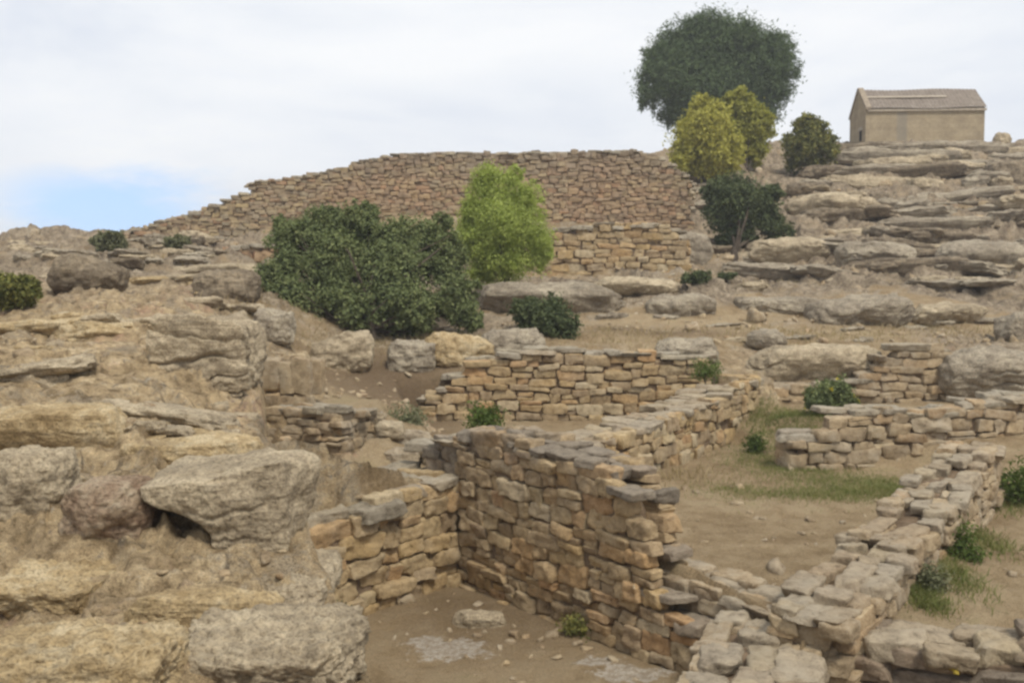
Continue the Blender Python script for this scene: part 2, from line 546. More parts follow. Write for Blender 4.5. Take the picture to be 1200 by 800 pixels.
GOLD = [(.38, .275, .15), (.43, .315, .165), (.40, .31, .19), (.28, .21, .13), (.47, .365, .215), (.41, .265, .14), (.42, .325, .195), (.33, .25, .16), (.46, .385, .265), (.38, .285, .165), (.40, .31, .19), (.43, .29, .15), (.42, .34, .21)]
TAN = [(0.36, 0.276, 0.173), (0.432, 0.333, 0.21), (0.3, 0.23, 0.147), (0.48, 0.38, 0.242), (0.372, 0.259, 0.147), (0.432, 0.356, 0.252), (0.336, 0.253, 0.158), (0.396, 0.31, 0.2)]
GREY = [(0.291, 0.248, 0.184), (0.358, 0.308, 0.224), (0.235, 0.204, 0.153), (0.403, 0.347, 0.255), (0.302, 0.242, 0.168), (0.336, 0.297, 0.23), (0.269, 0.22, 0.163)]
HILL = [(0.318, 0.242, 0.155), (0.392, 0.299, 0.179), (0.265, 0.21, 0.146), (0.435, 0.341, 0.207), (0.35, 0.236, 0.141), (0.307, 0.257, 0.179), (0.403, 0.31, 0.174), (0.286, 0.236, 0.164), (0.382, 0.242, 0.141), (0.329, 0.273, 0.188), (0.233, 0.189, 0.132)]
M = {}
M['gold'] = stone_mat('golden_sandstone', [(round(a * 1.02, 3), b, round(c * .96, 3)) for a, b, c in GOLD], lichen_amt=.30, dark_amt=.35)
M['gold_top'] = stone_mat('golden_sandstone_lichened_above', [(round(a * 1.03, 3), b, round(c * .96, 3)) for a, b, c in GOLD], top=(1.4, 2.0), lichen_amt=.28, dark_amt=.32)
M['tan'] = stone_mat('tan_sandstone', TAN, lichen_amt=.5, dark_amt=.30)
M['cap'] = stone_mat('lichen_capping', GREY, lichen=(.43, .385, .31), lichen_amt=.75, dark_amt=.45)
M['cap_dark'] = stone_mat('grey_lichen_capping', [(.20, .165, .125), (.25, .21, .16), (.16, .135, .105), (.29, .24, .18), (.24, .18, .125)], lichen=(.33, .29, .23), lichen_amt=.5, dark_amt=.5)
M['pale'] = stone_mat('pale_wall_top', [(.34, .275, .195), (.37, .31, .225), (.30, .24, .165), (.385, .315, .21), (.33, .28, .21), (.33, .25, .16)], lichen=(.40, .35, .27), lichen_amt=.6, dark_amt=.28)
M['brown'] = stone_mat('dark_brown_blocks', [(.20, .165, .125), (.25, .205, .155), (.17, .14, .11), (.28, .225, .165), (.26, .185, .125), (.23, .19, .15)], lichen=(.27, .24, .19), lichen_amt=.35, dark_amt=.4)
M['hill'] = stone_mat('hill_masonry', HILL, top=(7.2, 9.0), patch=(.36, .215, .135), lichen=(.31, .27, .21), lichen_amt=.5, dark_amt=.40, scale=.5)
M['hillred'] = stone_mat('reddish_masonry', [(.33, .20, .12), (.37, .24, .14), (.30, .165, .10), (.38, .28, .17), (.29, .20, .13)], lichen_amt=.3, dark_amt=.25, scale=.5)


def rock_mat(name, a, b, c, dark_amt=.4, scale=1.0):
    m, n = new_mat(name)
    pos = n.n('ShaderNodeNewGeometry').outputs['Position']
    big = n.noise(pos, 1.5 * scale, 6, .6)
    mid = n.noise(pos, 8 * scale, 6, .65)
    grain = n.noise(pos, 45 * scale, 5, .72)
    strat = n.noise(n.n('ShaderNodeMapping', {0: pos, 3: (.6, .6, 6.0)}).outputs[0], 3.0 * scale, 5, .6)
    f = n.math('ADD', n.math('MULTIPLY', big, .5), n.math('MULTIPLY', mid, .5))
    col = n.ramp(f, [(.41, a), (.50, b), (.58, c)])
    col = n.mix(1.0, col, n.ramp(grain, [(.34, (.50, .48, .46)), (.5, (1, 1, 1)), (.68, (1.28, 1.26, 1.22))]), 'MULTIPLY')
    dm = n.math('MULTIPLY', n.step(n.math('ADD', n.math('MULTIPLY', strat, .6), n.math('MULTIPLY', mid, .5)), .58, .70), dark_amt)
    col = n.mix(dm, col, (.10, .088, .07))
    hgt = n.math('ADD', n.math('ADD', n.math('MULTIPLY', mid, .9), n.math('MULTIPLY', grain, .5)), n.math('MULTIPLY', strat, .8))
    finish(n, col, .96, hgt, 1.0, .045)
    return m


M['rock'] = rock_mat('weathered_rock', (0.293, 0.24, 0.165), (0.415, 0.342, 0.237), (0.537, 0.45, 0.314))
M['rock_gold'] = rock_mat('ochre_rock', (0.312, 0.228, 0.121), (0.456, 0.348, 0.198), (0.564, 0.462, 0.297), .35)
M['rock_grey'] = rock_mat('grey_rock', (0.213, 0.178, 0.132), (0.302, 0.259, 0.196), (0.392, 0.34, 0.255), .45, .7)
M['rock_dark'] = rock_mat('dark_lichened_rock', (0.143, 0.113, 0.08), (0.22, 0.178, 0.125), (0.319, 0.259, 0.18), .5)
M['rock_brown'] = rock_mat('reddish_boulder', (.24, .165, .11), (.36, .275, .19), (.43, .355, .255), .45)
M['rock_pale'] = rock_mat('pale_limestone', (.46, .42, .35), (.58, .54, .47), (.66, .63, .57), .12)


def earth_mat(name, a, b):
    m, n = new_mat(name)
    pos = n.n('ShaderNodeNewGeometry').outputs['Position']
    f = n.noise(pos, 5, 6, .65)
    g = n.noise(pos, 60, 4, .7)
    finish(n, n.mix(1.0, n.ramp(f, [(.35, a), (.65, b)]), n.ramp(g, [(.3, (.7, .7, .7)), (.6, (1.1, 1.1, 1.1))]), 'MULTIPLY'), 1.0, g, .5, .02)
    return m


M['lichen'] = earth_mat('yellow_lichen', (.36, .27, .05), (.52, .40, .07))
M['earth'] = earth_mat('earth_fill', (.12, .085, .055), (.24, .175, .115))


def terrain_mat():
    m, n = new_mat('hill_ground')
    geo = n.n('ShaderNodeNewGeometry')
    pos = geo.outputs['Position']
    rk = n.n('ShaderNodeAttribute', attribute_name='rock').outputs['Fac']
    up = n.n('ShaderNodeSeparateXYZ', {0: geo.outputs['True Normal']}).outputs[2]
    zone = n.n('ShaderNodeAttribute', attribute_name='far').outputs['Fac']
    big = n.noise(pos, .55, 6, .6)
    mid = n.noise(pos, 3.2, 7, .65)
    sm = n.noise(pos, 14, 6, .7)
    grain = n.noise(pos, 75, 4, .75)
    loam = n.n('ShaderNodeAttribute', attribute_name='loam').outputs['Fac']
    # soil
    soil = n.ramp(n.math('ADD', n.math('MULTIPLY', big, .5), n.math('MULTIPLY', mid, .5)),
                  [(0.38, (0.23, 0.165, 0.092)), (0.48, (0.316, 0.236, 0.14)), (0.56, (0.38, 0.295, 0.184)), (0.66, (0.333, 0.271, 0.151))])
    soil = n.mix(n.math('MULTIPLY', loam, n.step(n.math('ADD', mid, n.math('MULTIPLY', loam, .3)), .45, .62)), soil, n.mix(sm, (.12, .082, .05), (.22, .16, .10)))
    # bedrock near: cream and buff with grey lichen, pink stains and black specks
    rnear = n.ramp(n.math('ADD', n.math('MULTIPLY', mid, .6), n.math('MULTIPLY', sm, .4)),
                   [(0.4, (0.256, 0.192, 0.112)), (0.47, (0.397, 0.304, 0.185)), (0.53, (0.493, 0.384, 0.235)), (0.6, (0.576, 0.471, 0.319))])
    blot = n.noise(n.n('ShaderNodeMapping', {0: pos, 1: (4, 1, 8)}).outputs[0], 6.5, 5, .62)
    rnear = n.mix(1.0, rnear, n.ramp(blot, [(.36, (.58, .55, .52)), (.47, (.95, .94, .93)), (.55, (1.05, 1.04, 1.03)), (.66, (1.28, 1.27, 1.25))]), 'MULTIPLY')
    wv = n.n('ShaderNodeVectorMath', {0: pos, 1: n.n('ShaderNodeVectorMath', {0: n.n('ShaderNodeTexNoise', {'Vector': pos, 'Scale': 2.5, 'Detail': 4}).outputs[1], 3: .5}, operation='SCALE').outputs[0]}, operation='ADD').outputs[0]
    crk = n.n('ShaderNodeTexVoronoi', {'Vector': wv, 'Scale': 1.25}, feature='DISTANCE_TO_EDGE').outputs[0]
    crk = n.math('SUBTRACT', 1.0, n.step(crk, .004, .03))
    crk = n.math('MULTIPLY', crk, n.step(mid, .47, .58))
    rnear = n.mix(n.math('MULTIPLY', crk, .75), rnear, (.10, .08, .06))
    pink = n.step(n.math('ADD', big, n.math('MULTIPLY', n.math('SUBTRACT', sm, .5), .5)), .54, .66)
    rnear = n.mix(n.math('MULTIPLY', pink, .7), rnear, (.44, .27, .18))
    speck = n.step(n.math('ADD', n.math('MULTIPLY', sm, .75), n.math('MULTIPLY', grain, .35)), .60, .70)
    rnear = n.mix(n.math('MULTIPLY', speck, .75), rnear, (.13, .11, .09))
    glich = n.step(n.math('ADD', n.noise(n.n('ShaderNodeMapping', {0: pos, 1: (9, 3, 5)}).outputs[0], 1.1, 6, .7), n.math('MULTIPLY', n.math('SUBTRACT', sm, .5), .5)), .50, .64)
    rnear = n.mix(n.math('MULTIPLY', glich, .5), rnear, n.mix(n.step(grain, .4, .6), (.17, .145, .115), (.33, .295, .235)))
    white = n.step(n.noise(n.n('ShaderNodeMapping', {0: pos, 1: (3, 7, 1)}).outputs[0], 6.0, 6, .7), .63, .72)
    rnear = n.mix(n.math('MULTIPLY', white, .6), rnear, (.56, .52, .45))
    rfar = n.ramp(n.math('ADD', n.math('MULTIPLY', mid, .55), n.math('MULTIPLY', sm, .45)),
                  [(.40, (.13, .10, .072)), (.47, (.22, .175, .125)), (.53, (.30, .245, .175)), (.60, (.40, .33, .245))])
    dry = n.step(n.noise(pos, .9, 5, .6), .5, .66)
    rfar = n.mix(n.math('MULTIPLY', dry, .45), rfar, (.34, .255, .155))
    rock = n.mix(zone, rnear, rfar)
    rmask = n.step(n.math('ADD', rk, n.math('MULTIPLY', n.math('SUBTRACT', mid, .5), .9)), .30, .55)
    col = n.mix(rmask, soil, rock)
    chalk = n.n('ShaderNodeAttribute', attribute_name='chalk').outputs['Fac']
    cm = n.step(n.math('ADD', chalk, n.math('MULTIPLY', n.math('SUBTRACT', n.noise(pos, 7, 7, .72), .5), 2.2)), .42, .62)
    cm = n.math('MULTIPLY', cm, n.step(chalk, .05, .3))
    col = n.mix(n.math('MULTIPLY', cm, .6), col, n.mix(n.step(sm, .4, .6), (.38, .33, .27), (.60, .56, .50)))
    # dust and dead grass lie on the flat treads of the hill only
    flat = n.math('MULTIPLY', n.step(up, .90, .985), n.math('MULTIPLY', zone, .14))
    col = n.mix(n.math('MULTIPLY', flat, n.step(sm, .42, .56)), col, (.37, .29, .195))
    col = n.mix(1.0, col, n.ramp(grain, [(.34, (.55, .54, .52)), (.5, (1, 1, 1)), (.68, (1.25, 1.24, 1.2))]), 'MULTIPLY')
    sand = n.noise(pos, 210, 3, .7)
    col = n.mix(1.0, col, n.ramp(sand, [(.34, (.62, .61, .60)), (.5, (1, 1, 1)), (.66, (1.25, 1.24, 1.22))]), 'MULTIPLY')
    hgt = n.math('ADD', n.math('ADD', n.math('MULTIPLY', sm, .8), n.math('MULTIPLY', grain, .45)), n.math('MULTIPLY', mid, .8))
    finish(n, col, .97, hgt, 1.0, .05)
    return m


M['terrain'] = terrain_mat()


def leaf_mat(name, cols, trans=.25):
    m, n = new_mat(name)
    geo = n.n('ShaderNodeNewGeometry')
    patch = n.noise(geo.outputs['Position'], 1.6, 3, .6)
    f = n.math('ADD', n.math('MULTIPLY', geo.outputs['Random Per Island'], .6), n.math('MULTIPLY', n.math('SUBTRACT', patch, .3), .9), clamp=True)
    col = n.ramp(f, [(i / (len(cols) - 1), c) for i, c in enumerate(cols)])
    d = n.n('ShaderNodeBsdfPrincipled', {'Base Color': col, 'Roughness': .75, 'Specular IOR Level': .12})
    t = n.n('ShaderNodeBsdfTranslucent', {'Color': n.mix(1.0, col, (1.15, 1.2, .7), 'MULTIPLY')})
    mx = n.n('ShaderNodeMixShader', {0: trans, 1: d.outputs[0], 2: t.outputs[0]})
    n.n('ShaderNodeOutputMaterial', {0: mx.outputs[0]})
    return m


M['leaf_pine'] = leaf_mat('pine_needles', [(.060, .092, .042), (.088, .128, .056), (.115, .158, .07), (.15, .19, .085)], .12)
M['leaf_oak'] = leaf_mat('holm_oak_leaves', [(0.085, 0.108, 0.053), (0.136, 0.166, 0.072), (0.186, 0.217, 0.092), (0.286, 0.292, 0.132)], .15)
M['leaf_dark'] = leaf_mat('dark_shrub_leaves', [(0.047, 0.065, 0.035), (0.078, 0.1, 0.046), (0.112, 0.134, 0.059), (0.151, 0.173, 0.074)], .12)
M['leaf_bright'] = leaf_mat('light_green_leaves', [(.24, .30, .08), (.34, .40, .11), (.42, .48, .145), (.48, .54, .19)], .35)
M['leaf_yellow'] = leaf_mat('yellow_leaves', [(.24, .235, .06), (.37, .35, .08), (.50, .47, .12), (.58, .54, .17)], .3)
M['leaf_ygreen'] = leaf_mat('yellow_green_leaves', [(.17, .18, .05), (.28, .28, .065), (.40, .385, .09), (.48, .46, .13)], .3)
M['leaf_olive'] = leaf_mat('olive_leaves', [(0.068, 0.081, 0.031), (0.135, 0.146, 0.047), (0.237, 0.227, 0.07), (0.406, 0.358, 0.094)], .2)
M['leaf_grey'] = leaf_mat('grey_green_leaves', [(.10, .11, .06), (.15, .16, .09), (.20, .20, .115), (.25, .24, .15)], .2)
M['leaf_weed'] = leaf_mat('weed_leaves', [(.05, .08, .022), (.085, .12, .03), (.12, .165, .045), (.17, .21, .06)], .3)
M['grass'] = leaf_mat('grass_blades', [(.10, .13, .04), (.15, .18, .055), (.22, .22, .085), (.33, .28, .15)], .3)
M['dry_grass'] = leaf_mat('dry_grass_blades', [(.22, .17, .09), (.30, .235, .13), (.38, .30, .18), (.30, .26, .13)], .25)
M['flower'] = leaf_mat('yellow_flowers', [(.5, .42, .05), (.6, .5, .07)], .2)
M['bark'] = rock_mat('bark', (.06, .045, .035), (.10, .08, .06), (.15, .12, .09), .3, 2.0)

# ------------------------------------------------------------------ the ground: one polar sheet, dense in front of the viewer
def build_terrain():
    ang = np.concatenate([np.linspace(-180, -50, 60, endpoint=False), np.linspace(-50, -36, 60, endpoint=False), np.linspace(-36, 36, 980, endpoint=False),
                          np.linspace(36, 50, 60, endpoint=False), np.linspace(50, 180, 61)[:-1]])
    rad = np.concatenate([[.3, .9, 1.6, 2.3], np.geomspace(3.2, 18, 560)[:-1], np.geomspace(18, 75, 430), np.geomspace(76, 160, 60)[:-1], np.geomspace(160, 1600, 40)])
    A, Rr = np.meshgrid(np.radians(ang), rad)
    x, y = Rr * np.sin(A), Rr * np.cos(A) - 2.5
    h, rk = H(x, y)
    na, nr = len(ang), len(rad)
    V = np.stack([x, y, h], -1).reshape(-1, 3)
    i = np.arange(nr - 1)[:, None] * na
    j = np.arange(na)[None]
    j2 = (j + 1) % na
    Q = np.stack([i + j, i + na + j, i + na + j2, i + j2], -1).reshape(-1, 4)[:, ::-1]
    # close the hub
    c = len(V)
    V = np.concatenate([V, [[0, -2.5, float(h[0].mean())]]])
    hub = np.stack([np.full(na, c), np.arange(na), (np.arange(na) + 1) % na, (np.arange(na) + 1) % na], -1)
    o = mesh_obj('ground', V, Q, M['terrain'])
    import bmesh
    me = o.data
    at = me.attributes.new('rock', 'FLOAT', 'POINT')
    at.data.foreach_set('value', np.concatenate([rk.ravel(), [1]]).astype(np.float32))
    at = me.attributes.new('far', 'FLOAT', 'POINT')
    fz = sstep(15, 24, y + 2.2 * fbm(xy(x, y, .3, 31.), 3) + np.clip(x + 3, -20, 0) * -.0)
    at.data.foreach_set('value', np.concatenate([fz.ravel(), [0]]).astype(np.float32))
    at = me.attributes.new('loam', 'FLOAT', 'POINT')
    lo = np.exp(-(((x + 2.3) / 2.0) ** 2 + ((y - 18.2) / 2.2) ** 2)) + .8 * np.exp(-(((x - 3.2) / 2.2) ** 2 + ((y - 21.6) / .8) ** 2)) + .55 * np.exp(-(((x + .2) / 1.3) ** 2 + ((y - 10.2) / 1.5) ** 2))
    at.data.foreach_set('value', np.concatenate([np.clip(lo, 0, 1).ravel(), [0]]).astype(np.float32))
    at = me.attributes.new('chalk', 'FLOAT', 'POINT')
    ck = np.zeros(x.shape)
    for px, py, sx, sy in ((530, 760, .42, .30), (500, 752, .25, .2), (740, 790, .40, .22), (700, 775, .25, .15), (45, 700, .22, .12)):
        c = Zp(px, py, .0 if px > 300 else 1.9)
        ck = np.maximum(ck, np.exp(-((x - c[0]) / sx) ** 2 - ((y - c[1]) / sy) ** 2))
    at.data.foreach_set('value', np.concatenate([ck.ravel(), [0]]).astype(np.float32))
    o['kind'] = 'structure'
    return o


build_terrain()


# ------------------------------------------------------------------ dry stone walls
def wall(name, label, pts, th, ch, cw, mat, capmat, seed, m=5, side=1, back=True, capk=None, caph=.6, cat='wall', amp=.13, jit=.22, cap=True, wob=.05, group=None):
    """pts: x, y, foot height, top height along the face line; the wall thickens to the left of the path (side=1) or its right (-1)"""
    rng = np.random.default_rng(seed)
    p = np.array(pts, float)
    seg = np.hypot(np.diff(p[:, 0]), np.diff(p[:, 1]))
    S = np.concatenate([[0], np.cumsum(seg)])
    Ltot = S[-1]
    def at(s):
        s = np.clip(s, 0, Ltot - 1e-6)
        i = np.clip(np.searchsorted(S, s, side='right') - 1, 0, len(seg) - 1)
        tx, ty = (p[i + 1, :2] - p[i, :2]) / seg[i]
        q = p[i, :2] + (s - S[i]) * np.array((tx, ty))
        return q, np.array((tx, ty)), np.array((-ty, tx)) * side
    zb = lambda s: np.interp(s, S, p[:, 2])
    zt = lambda s: np.interp(s, S, p[:, 3])
    C, Hs, Yw = [], [], []
    def put(s, t, z, hs):
        q, tg, nr = at(s)
        c = q + nr * t
        C.append((c[0], c[1], z)); Hs.append(hs); Yw.append(math.atan2(tg[1], tg[0]) + rng.normal(0, .03))
    z = p[:, 2].min() - .12
    ztop = p[:, 3].max()
    while z < ztop:
        c = ch * rng.uniform(.68, 1.35)
        for face in ((0, 1) if back else (0,)):
            s = -rng.uniform(0, cw * .5)
            while s < Ltot:
                wd = cw * rng.choice([rng.uniform(.5, .9), rng.uniform(.85, 1.3), rng.uniform(1.2, 1.75)], p=[.35, .45, .2])
                sm = s + wd / 2
                zc = z + c / 2 + wob * math.sin(sm * 1.7 + seed) + rng.normal(0, .012)
                if 0 <= sm <= Ltot + .15 * cw and zc + c * .15 < zt(min(sm, Ltot)) and zc + c > zb(min(sm, Ltot)) - .15:
                    dd = min(th * .5, max(.16, cw * .7)) * rng.uniform(.85, 1.1)
                    out = rng.normal(0, .022 * (cw / .35)) + rng.choice([0, .02], p=[.8, .2])
                    t = dd / 2 - out if face == 0 else th - dd / 2 + out
                    r = rng.random()
                    if r < .16 and c > ch * .8:                     # two thin stones in place of one
                        f = rng.uniform(.4, .6)
                        put(sm, t, zc - c / 2 + c * f / 2, (wd / 2 * .97, dd / 2, c * f / 2 * .97))
                        put(sm, t, zc + c / 2 - c * (1 - f) / 2, (wd / 2 * .94, dd / 2, c * (1 - f) / 2 * .97))
                    else:
                        put(sm, t, zc, (wd / 2 * .985, dd / 2, c / 2 * rng.uniform(.93, 1.02)))
                s += wd
        z += c * .965
    # the open ends are closed with stones set across the wall
    for s_end in ((.11, Ltot - .11) if back else (Ltot - .11, .11)):
        z = p[:, 2].min()
        while z < zt(s_end) - ch * .5:
            c = ch * rng.uniform(.75, 1.3)
            inner = th * .62
            put(s_end + rng.normal(0, .015), th / 2 + rng.normal(0, .03), z + c / 2, (.13, inner / 2, c / 2 * .97))
            z += c
    V, Q = stones(C, Hs, Yw, m=m, seed=seed, amp=amp, jit=jit)
    q0 = p[len(p) // 2]
    o = mesh_obj(name, V, Q, mat, crisp=32)
    origin_to(o, (q0[0], q0[1], p[:, 2].min()))
    bpy.context.view_layer.update()
    tag(o, label, cat, group, 'thing')
    # earth and small stone packed between the faces
    ss = np.linspace(.1, Ltot - .1, max(4, int(Ltot / .12)))
    rows = []
    inset = .06 * (cw / .35)
    for s in ss:
        q, tg, nr = at(s)
        a = q + nr * inset
        b = q + nr * (th - inset)
        jt = min(zt(s - .22), zt(s), zt(s + .22)) - ch * .5 + rng.normal(0, .015)
        rows.append([(a[0], a[1], zb(s) - .3), (a[0], a[1], jt), ((a[0] + b[0]) / 2, (a[1] + b[1]) / 2, jt + .03), (b[0], b[1], jt), (b[0], b[1], zb(s) - .3)])
    rows = np.array(rows)
    nn = len(ss)
    i = np.arange(nn - 1)[:, None] * 5
    j = np.arange(4)[None]
    QQ = np.stack([i + j, i + j + 1, i + j + 6, i + j + 5], -1).reshape(-1, 4)
    mesh_obj('earth_fill', rows.reshape(-1, 3), QQ, M['earth'], o, smooth=False)
    if cap:
        C, Hs, Yw = [], [], []
        kk = capk or max(1, int(round(th / (cw * 1.0))))
        tw = th / kk
        for r_ in range(kk):
            s = -rng.uniform(0, .4 * cw)
            while s < Ltot:
                wd = cw * rng.uniform(.5, 1.9)
                sm = min(s + wd / 2, Ltot)
                if kk > 1 and rng.random() < .05:
                    s += wd * .8
                    continue
                hh = ch * caph * rng.uniform(.75, 1.35)
                put(sm, tw * (r_ + .5) + rng.normal(0, .05 * cw / .35), zt(sm) - hh * .45 + rng.normal(0, .022) * (ch / .2), (wd / 2 * 1.0, tw / 2 * rng.uniform(.85, 1.2), hh / 2))
                Yw[-1] += rng.normal(0, .11) if kk > 1 else 0
                s += wd * .98
        V, Q = stones(C, Hs, Yw, m=m + 2, k=8.0, seed=seed + 500, amp=.17, jit=.28, tilt=.04, freq=6.0)
        mesh_obj('capping', V, Q, capmat, o, crisp=32)
    return o


def line_pts(A, B, tops, foot):
    """face line A-B in plan; tops: (picture column, picture row of the top edge); foot: height or (at A, at B)"""
    out = []
    fa, fb = foot if isinstance(foot, tuple) else (foot, foot)
    L = np.hypot(B[0] - A[0], B[1] - A[1])
    for px, py in tops:
        x, y, z = on_line(A, B, px, py)
        t = np.hypot(x - A[0], y - A[1]) / L
        out.append((x, y, fa + (fb - fa) * t, z))
    return out


# centre wall: from the inner corner towards the viewer
wall('stone_wall', 'tall golden dry stone wall with dark lichened top, tallest around the sunken room',
     line_pts(CN, RE, [(536, 505), (600, 517), (660, 532), (704, 550), (726, 570), (742, 594), (752, 632), (762, 680), (778, 718), (800, 732), (842, 754)], (-.05, .1)),
     .58, .155, .29, M['gold_top'], M['cap_dark'], 3, m=8, side=1)
# left wall of the sunken room
WL0 = LE + (LE - CN) / np.linalg.norm(LE - CN) * .55
wall('stone_wall', 'waist high wall of squared yellow blocks between bedrock spur and tall golden wall',
     line_pts(WL0, CN + (.1, .08), [(338, 622), (372, 612), (420, 597), (470, 580), (541, 560)], (-.05, -.05)),
     1.15, .215, .37, M['gold'], M['cap'], 5, m=8, side=1, back=True)
# back end of the centre wall, past the corner
d_ = (CN - RE) / np.linalg.norm(CN - RE)
q = CN + d_ * .02 + np.array((d_[1], -d_[0])) * 0
wall('wall_stub', 'short grey rubble stub at the rear of the tall golden wall corner',
     [(*(q - np.array((.02, -.05))), .9, 1.72), (*(q + d_ * .75), .9, 1.55)], .75, .17, .30, M['cap_dark'], M['cap'], 7, m=5, side=-1)
# middle left wall with the pier
A, B = P(314, 480, 13.4), P(400, 480, 13.1)
wall('stone_wall', 'low thin-coursed wall below the square stone pier, turning a corner',
     [(A[0], A[1], .5, A[2]), (B[0], B[1], .5, P(400, 478, 13.1)[2]), (B[0] + .45, B[1] + 1.1, .7, P(438, 482, 14.2)[2])], .5, .13, .28, M['tan'], M['cap'], 9, side=1)
A, B = P(308, 432, 14.1), P(352, 432, 14.0)
wall('stone_pier', 'squat square stone pier standing on the edge of the bedrock spur', [(A[0], A[1], 1.5, A[2]), (B[0], B[1], 1.5, B[2])], .5, .42, .30, M['tan'], M['cap'], 10, cat='pier', side=1, amp=.07, cap=False)
# back wall
A, B = P(498, 480, 17.8), P(838, 480, 18.2)
wall('stone_wall', 'long coursed wall below the green tree with an orange block low in its face',
     line_pts(A, B, [(498, 470), (520, 452), (545, 430), (572, 416), (640, 410), (700, 412), (770, 414), (830, 421)], .80), .7, .165, .36, M['gold'], M['cap'], 12, side=1, back=False)
# diagonal wall
A, B = Zp(722, 556, .9), P(874, 492, 16.9)
A = A - (B - A) * .22
wall('stone_wall', 'pale topped wall climbing diagonally from the tall golden wall to the rock ledge',
     line_pts(A, B, [(655, 527), (700, 522), (730, 512), (790, 488), (850, 462), (874, 450), (890, 443)], (.75, 1.1)), .80, .18, .34, M['gold'], M['pale'], 14, side=1, back=False)
# cross wall on the right
A, B = P(932, 530, 14.2), P(1290, 530, 15.2)
wall('stone_wall', 'stepped coursed wall on the far side of the grassy room',
     line_pts(A, B, [(930, 522), (948, 508), (978, 503), (981, 484), (1060, 479), (1064, 483), (1130, 481), (1134, 472), (1160, 470), (1200, 464), (1290, 462)], .7), .65, .165, .36, M['tan'], M['cap'], 16, side=1, back=False)
# long right wall
A, B = Zp(928, 722, .62), P(1108, 530, 12.4)
A = A - (B - A) * .09
wall('stone_wall', 'broad bright wall top of flat pale slabs running away past the weeds',
     [(A[0], A[1], .4, .84), (*(A[:2] * .6 + B[:2] * .4), .5, 1.08), (*(A[:2] * .25 + B[:2] * .75), .6, 1.3), (*(A[:2] * .1 + B[:2] * .9), .6, 1.42), (B[0], B[1], .6, 1.5)], .66, .17, .33, M['tan'], M['pale'], 18, m=7, side=-1, capk=3)
# front right wall
A, B = Zp(975, 742, .66), Zp(1215, 768, .74)
B = A + (B - A) * 1.25
w7 = wall('stone_wall', 'dark brown wall of long tilted blocks with yellow lichen spots on one block',
     [(A[0], A[1], -.4, .60), (*(A[:2] * .6 + B[:2] * .4), -.4, .66), (B[0], B[1], -.4, .76)], .62, .20, .54, M['brown'], M['pale'], 21, m=9, side=1, capk=2, caph=.75)
for px_, py_, r_ in ((1107, 775, .038), (1127, 782, .026)):
    x_, y_, z_ = on_line(A, B, px_, py_)
    nrm_ = np.array((B[1] - A[1], -(B[0] - A[0]))); nrm_ /= np.linalg.norm(nrm_)
    V, Q = stones([(x_ + nrm_[0] * .022, y_ + nrm_[1] * .022, z_)], [(r_, .009, r_ * .75)], [math.atan2(B[1] - A[1], B[0] - A[0])], m=12, k=2.2, amp=1.6, jit=.35, freq=40, seed=int(px_))
    mesh_obj('lichen_spot', V, Q, M['lichen'], w7)

# junction wall towards the viewer
A, B = np.array((.80, 5.9)), np.array((1.72, 8.35))
wall('stone_wall', 'wide crumbling wall end of cream rock reaching the junction with the dark brown wall',
     [(A[0], A[1], -.4, .50), (*((A + B) / 2), -.4, .58), (B[0], B[1], -.4, .63)], .95, .19, .36, M['tan'], M['pale'], 22, m=8, side=-1, capk=3, caph=.8)
wall('wall_stub', 'low pale rubble footing linking the tall golden wall to the wide crumbling wall end',
     [(.95, 9.75, .1, .72), (1.45, 9.1, .1, .72), (2.05, 8.4, .1, .72)], .62, .16, .34, M['tan'], M['pale'], 23, m=7, side=1, capk=2)
# masonry left standing by the ledge on the right
A, B = P(905, 460, 18.45), P(1116, 460, 18.75)
wall('wall_stub', 'patch of squared masonry built under the rock ledge beside the flowering shrub',
     line_pts(A, B, [(905, 452), (990, 450), (1016, 440), (1024, 420), (1042, 408), (1085, 404), (1116, 412)], 1.1), .5, .19, .42, M['tan'], M['cap'], 24, side=1, back=False)
# hill fortification
A, B = P(110, 280, 40.7), P(800, 280, 39.2)
wall('fortification_wall', 'great ruined fortification wall along the hilltop, its end crumbling down the slope',
     line_pts(A, B, [(120, 282), (150, 272), (178, 264), (200, 256), (235, 247), (265, 236), (292, 226), (296, 214), (340, 208), (400, 198), (425, 188), (470, 180), (520, 178), (600, 179), (680, 177), (745, 176), (770, 183), (790, 196), (806, 214)], 4.0),
     1.2, .18, .33, M['hill'], M['cap'], 26, m=4, side=1, back=False, amp=.14, jit=.2, wob=.12)
A, B = P(632, 320, 33.5), P(806, 320, 33.2)
wall('retaining_wall', 'low golden terrace wall below the right end of the hilltop fortification',
     line_pts(A, B, [(628, 290), (660, 268), (700, 262), (770, 262), (790, 270), (806, 284)], 3.7), .7, .24, .46, M['gold'], M['cap'], 28, m=4, side=1, back=False, amp=.13)
A, B = P(252, 320, 30.5), P(345, 320, 31)
wall('retaining_wall', 'small orange stained terrace wall beside the big dark bush',
     line_pts(A, B, [(252, 300), (275, 290), (345, 284)], 4.0), .6, .24, .46, M['hillred'], M['cap'], 30, m=4, side=1, back=False, amp=.13)
A, B = P(985, 180, 55), P(1210, 180, 55)
wall('retaining_wall', 'low masonry terrace directly under the stone hut',
     line_pts(A, B, [(985, 171), (1050, 168), (1150, 168), (1210, 171)], 9.6), .8, .3, .62, M['hill'], M['cap'], 32, m=4, side=1, back=False, amp=.13)
A, B = P(1030, 250, 43), P(1230, 250, 43)
wall('retaining_wall', 'half buried terrace masonry across the rocky slope below the hut',
     line_pts(A, B, [(1030, 244), (1080, 238), (1160, 236), (1230, 238)], 6.2), .7, .26, .58, M['hill'], M['cap'], 34, m=4, side=1, back=False, amp=.15)


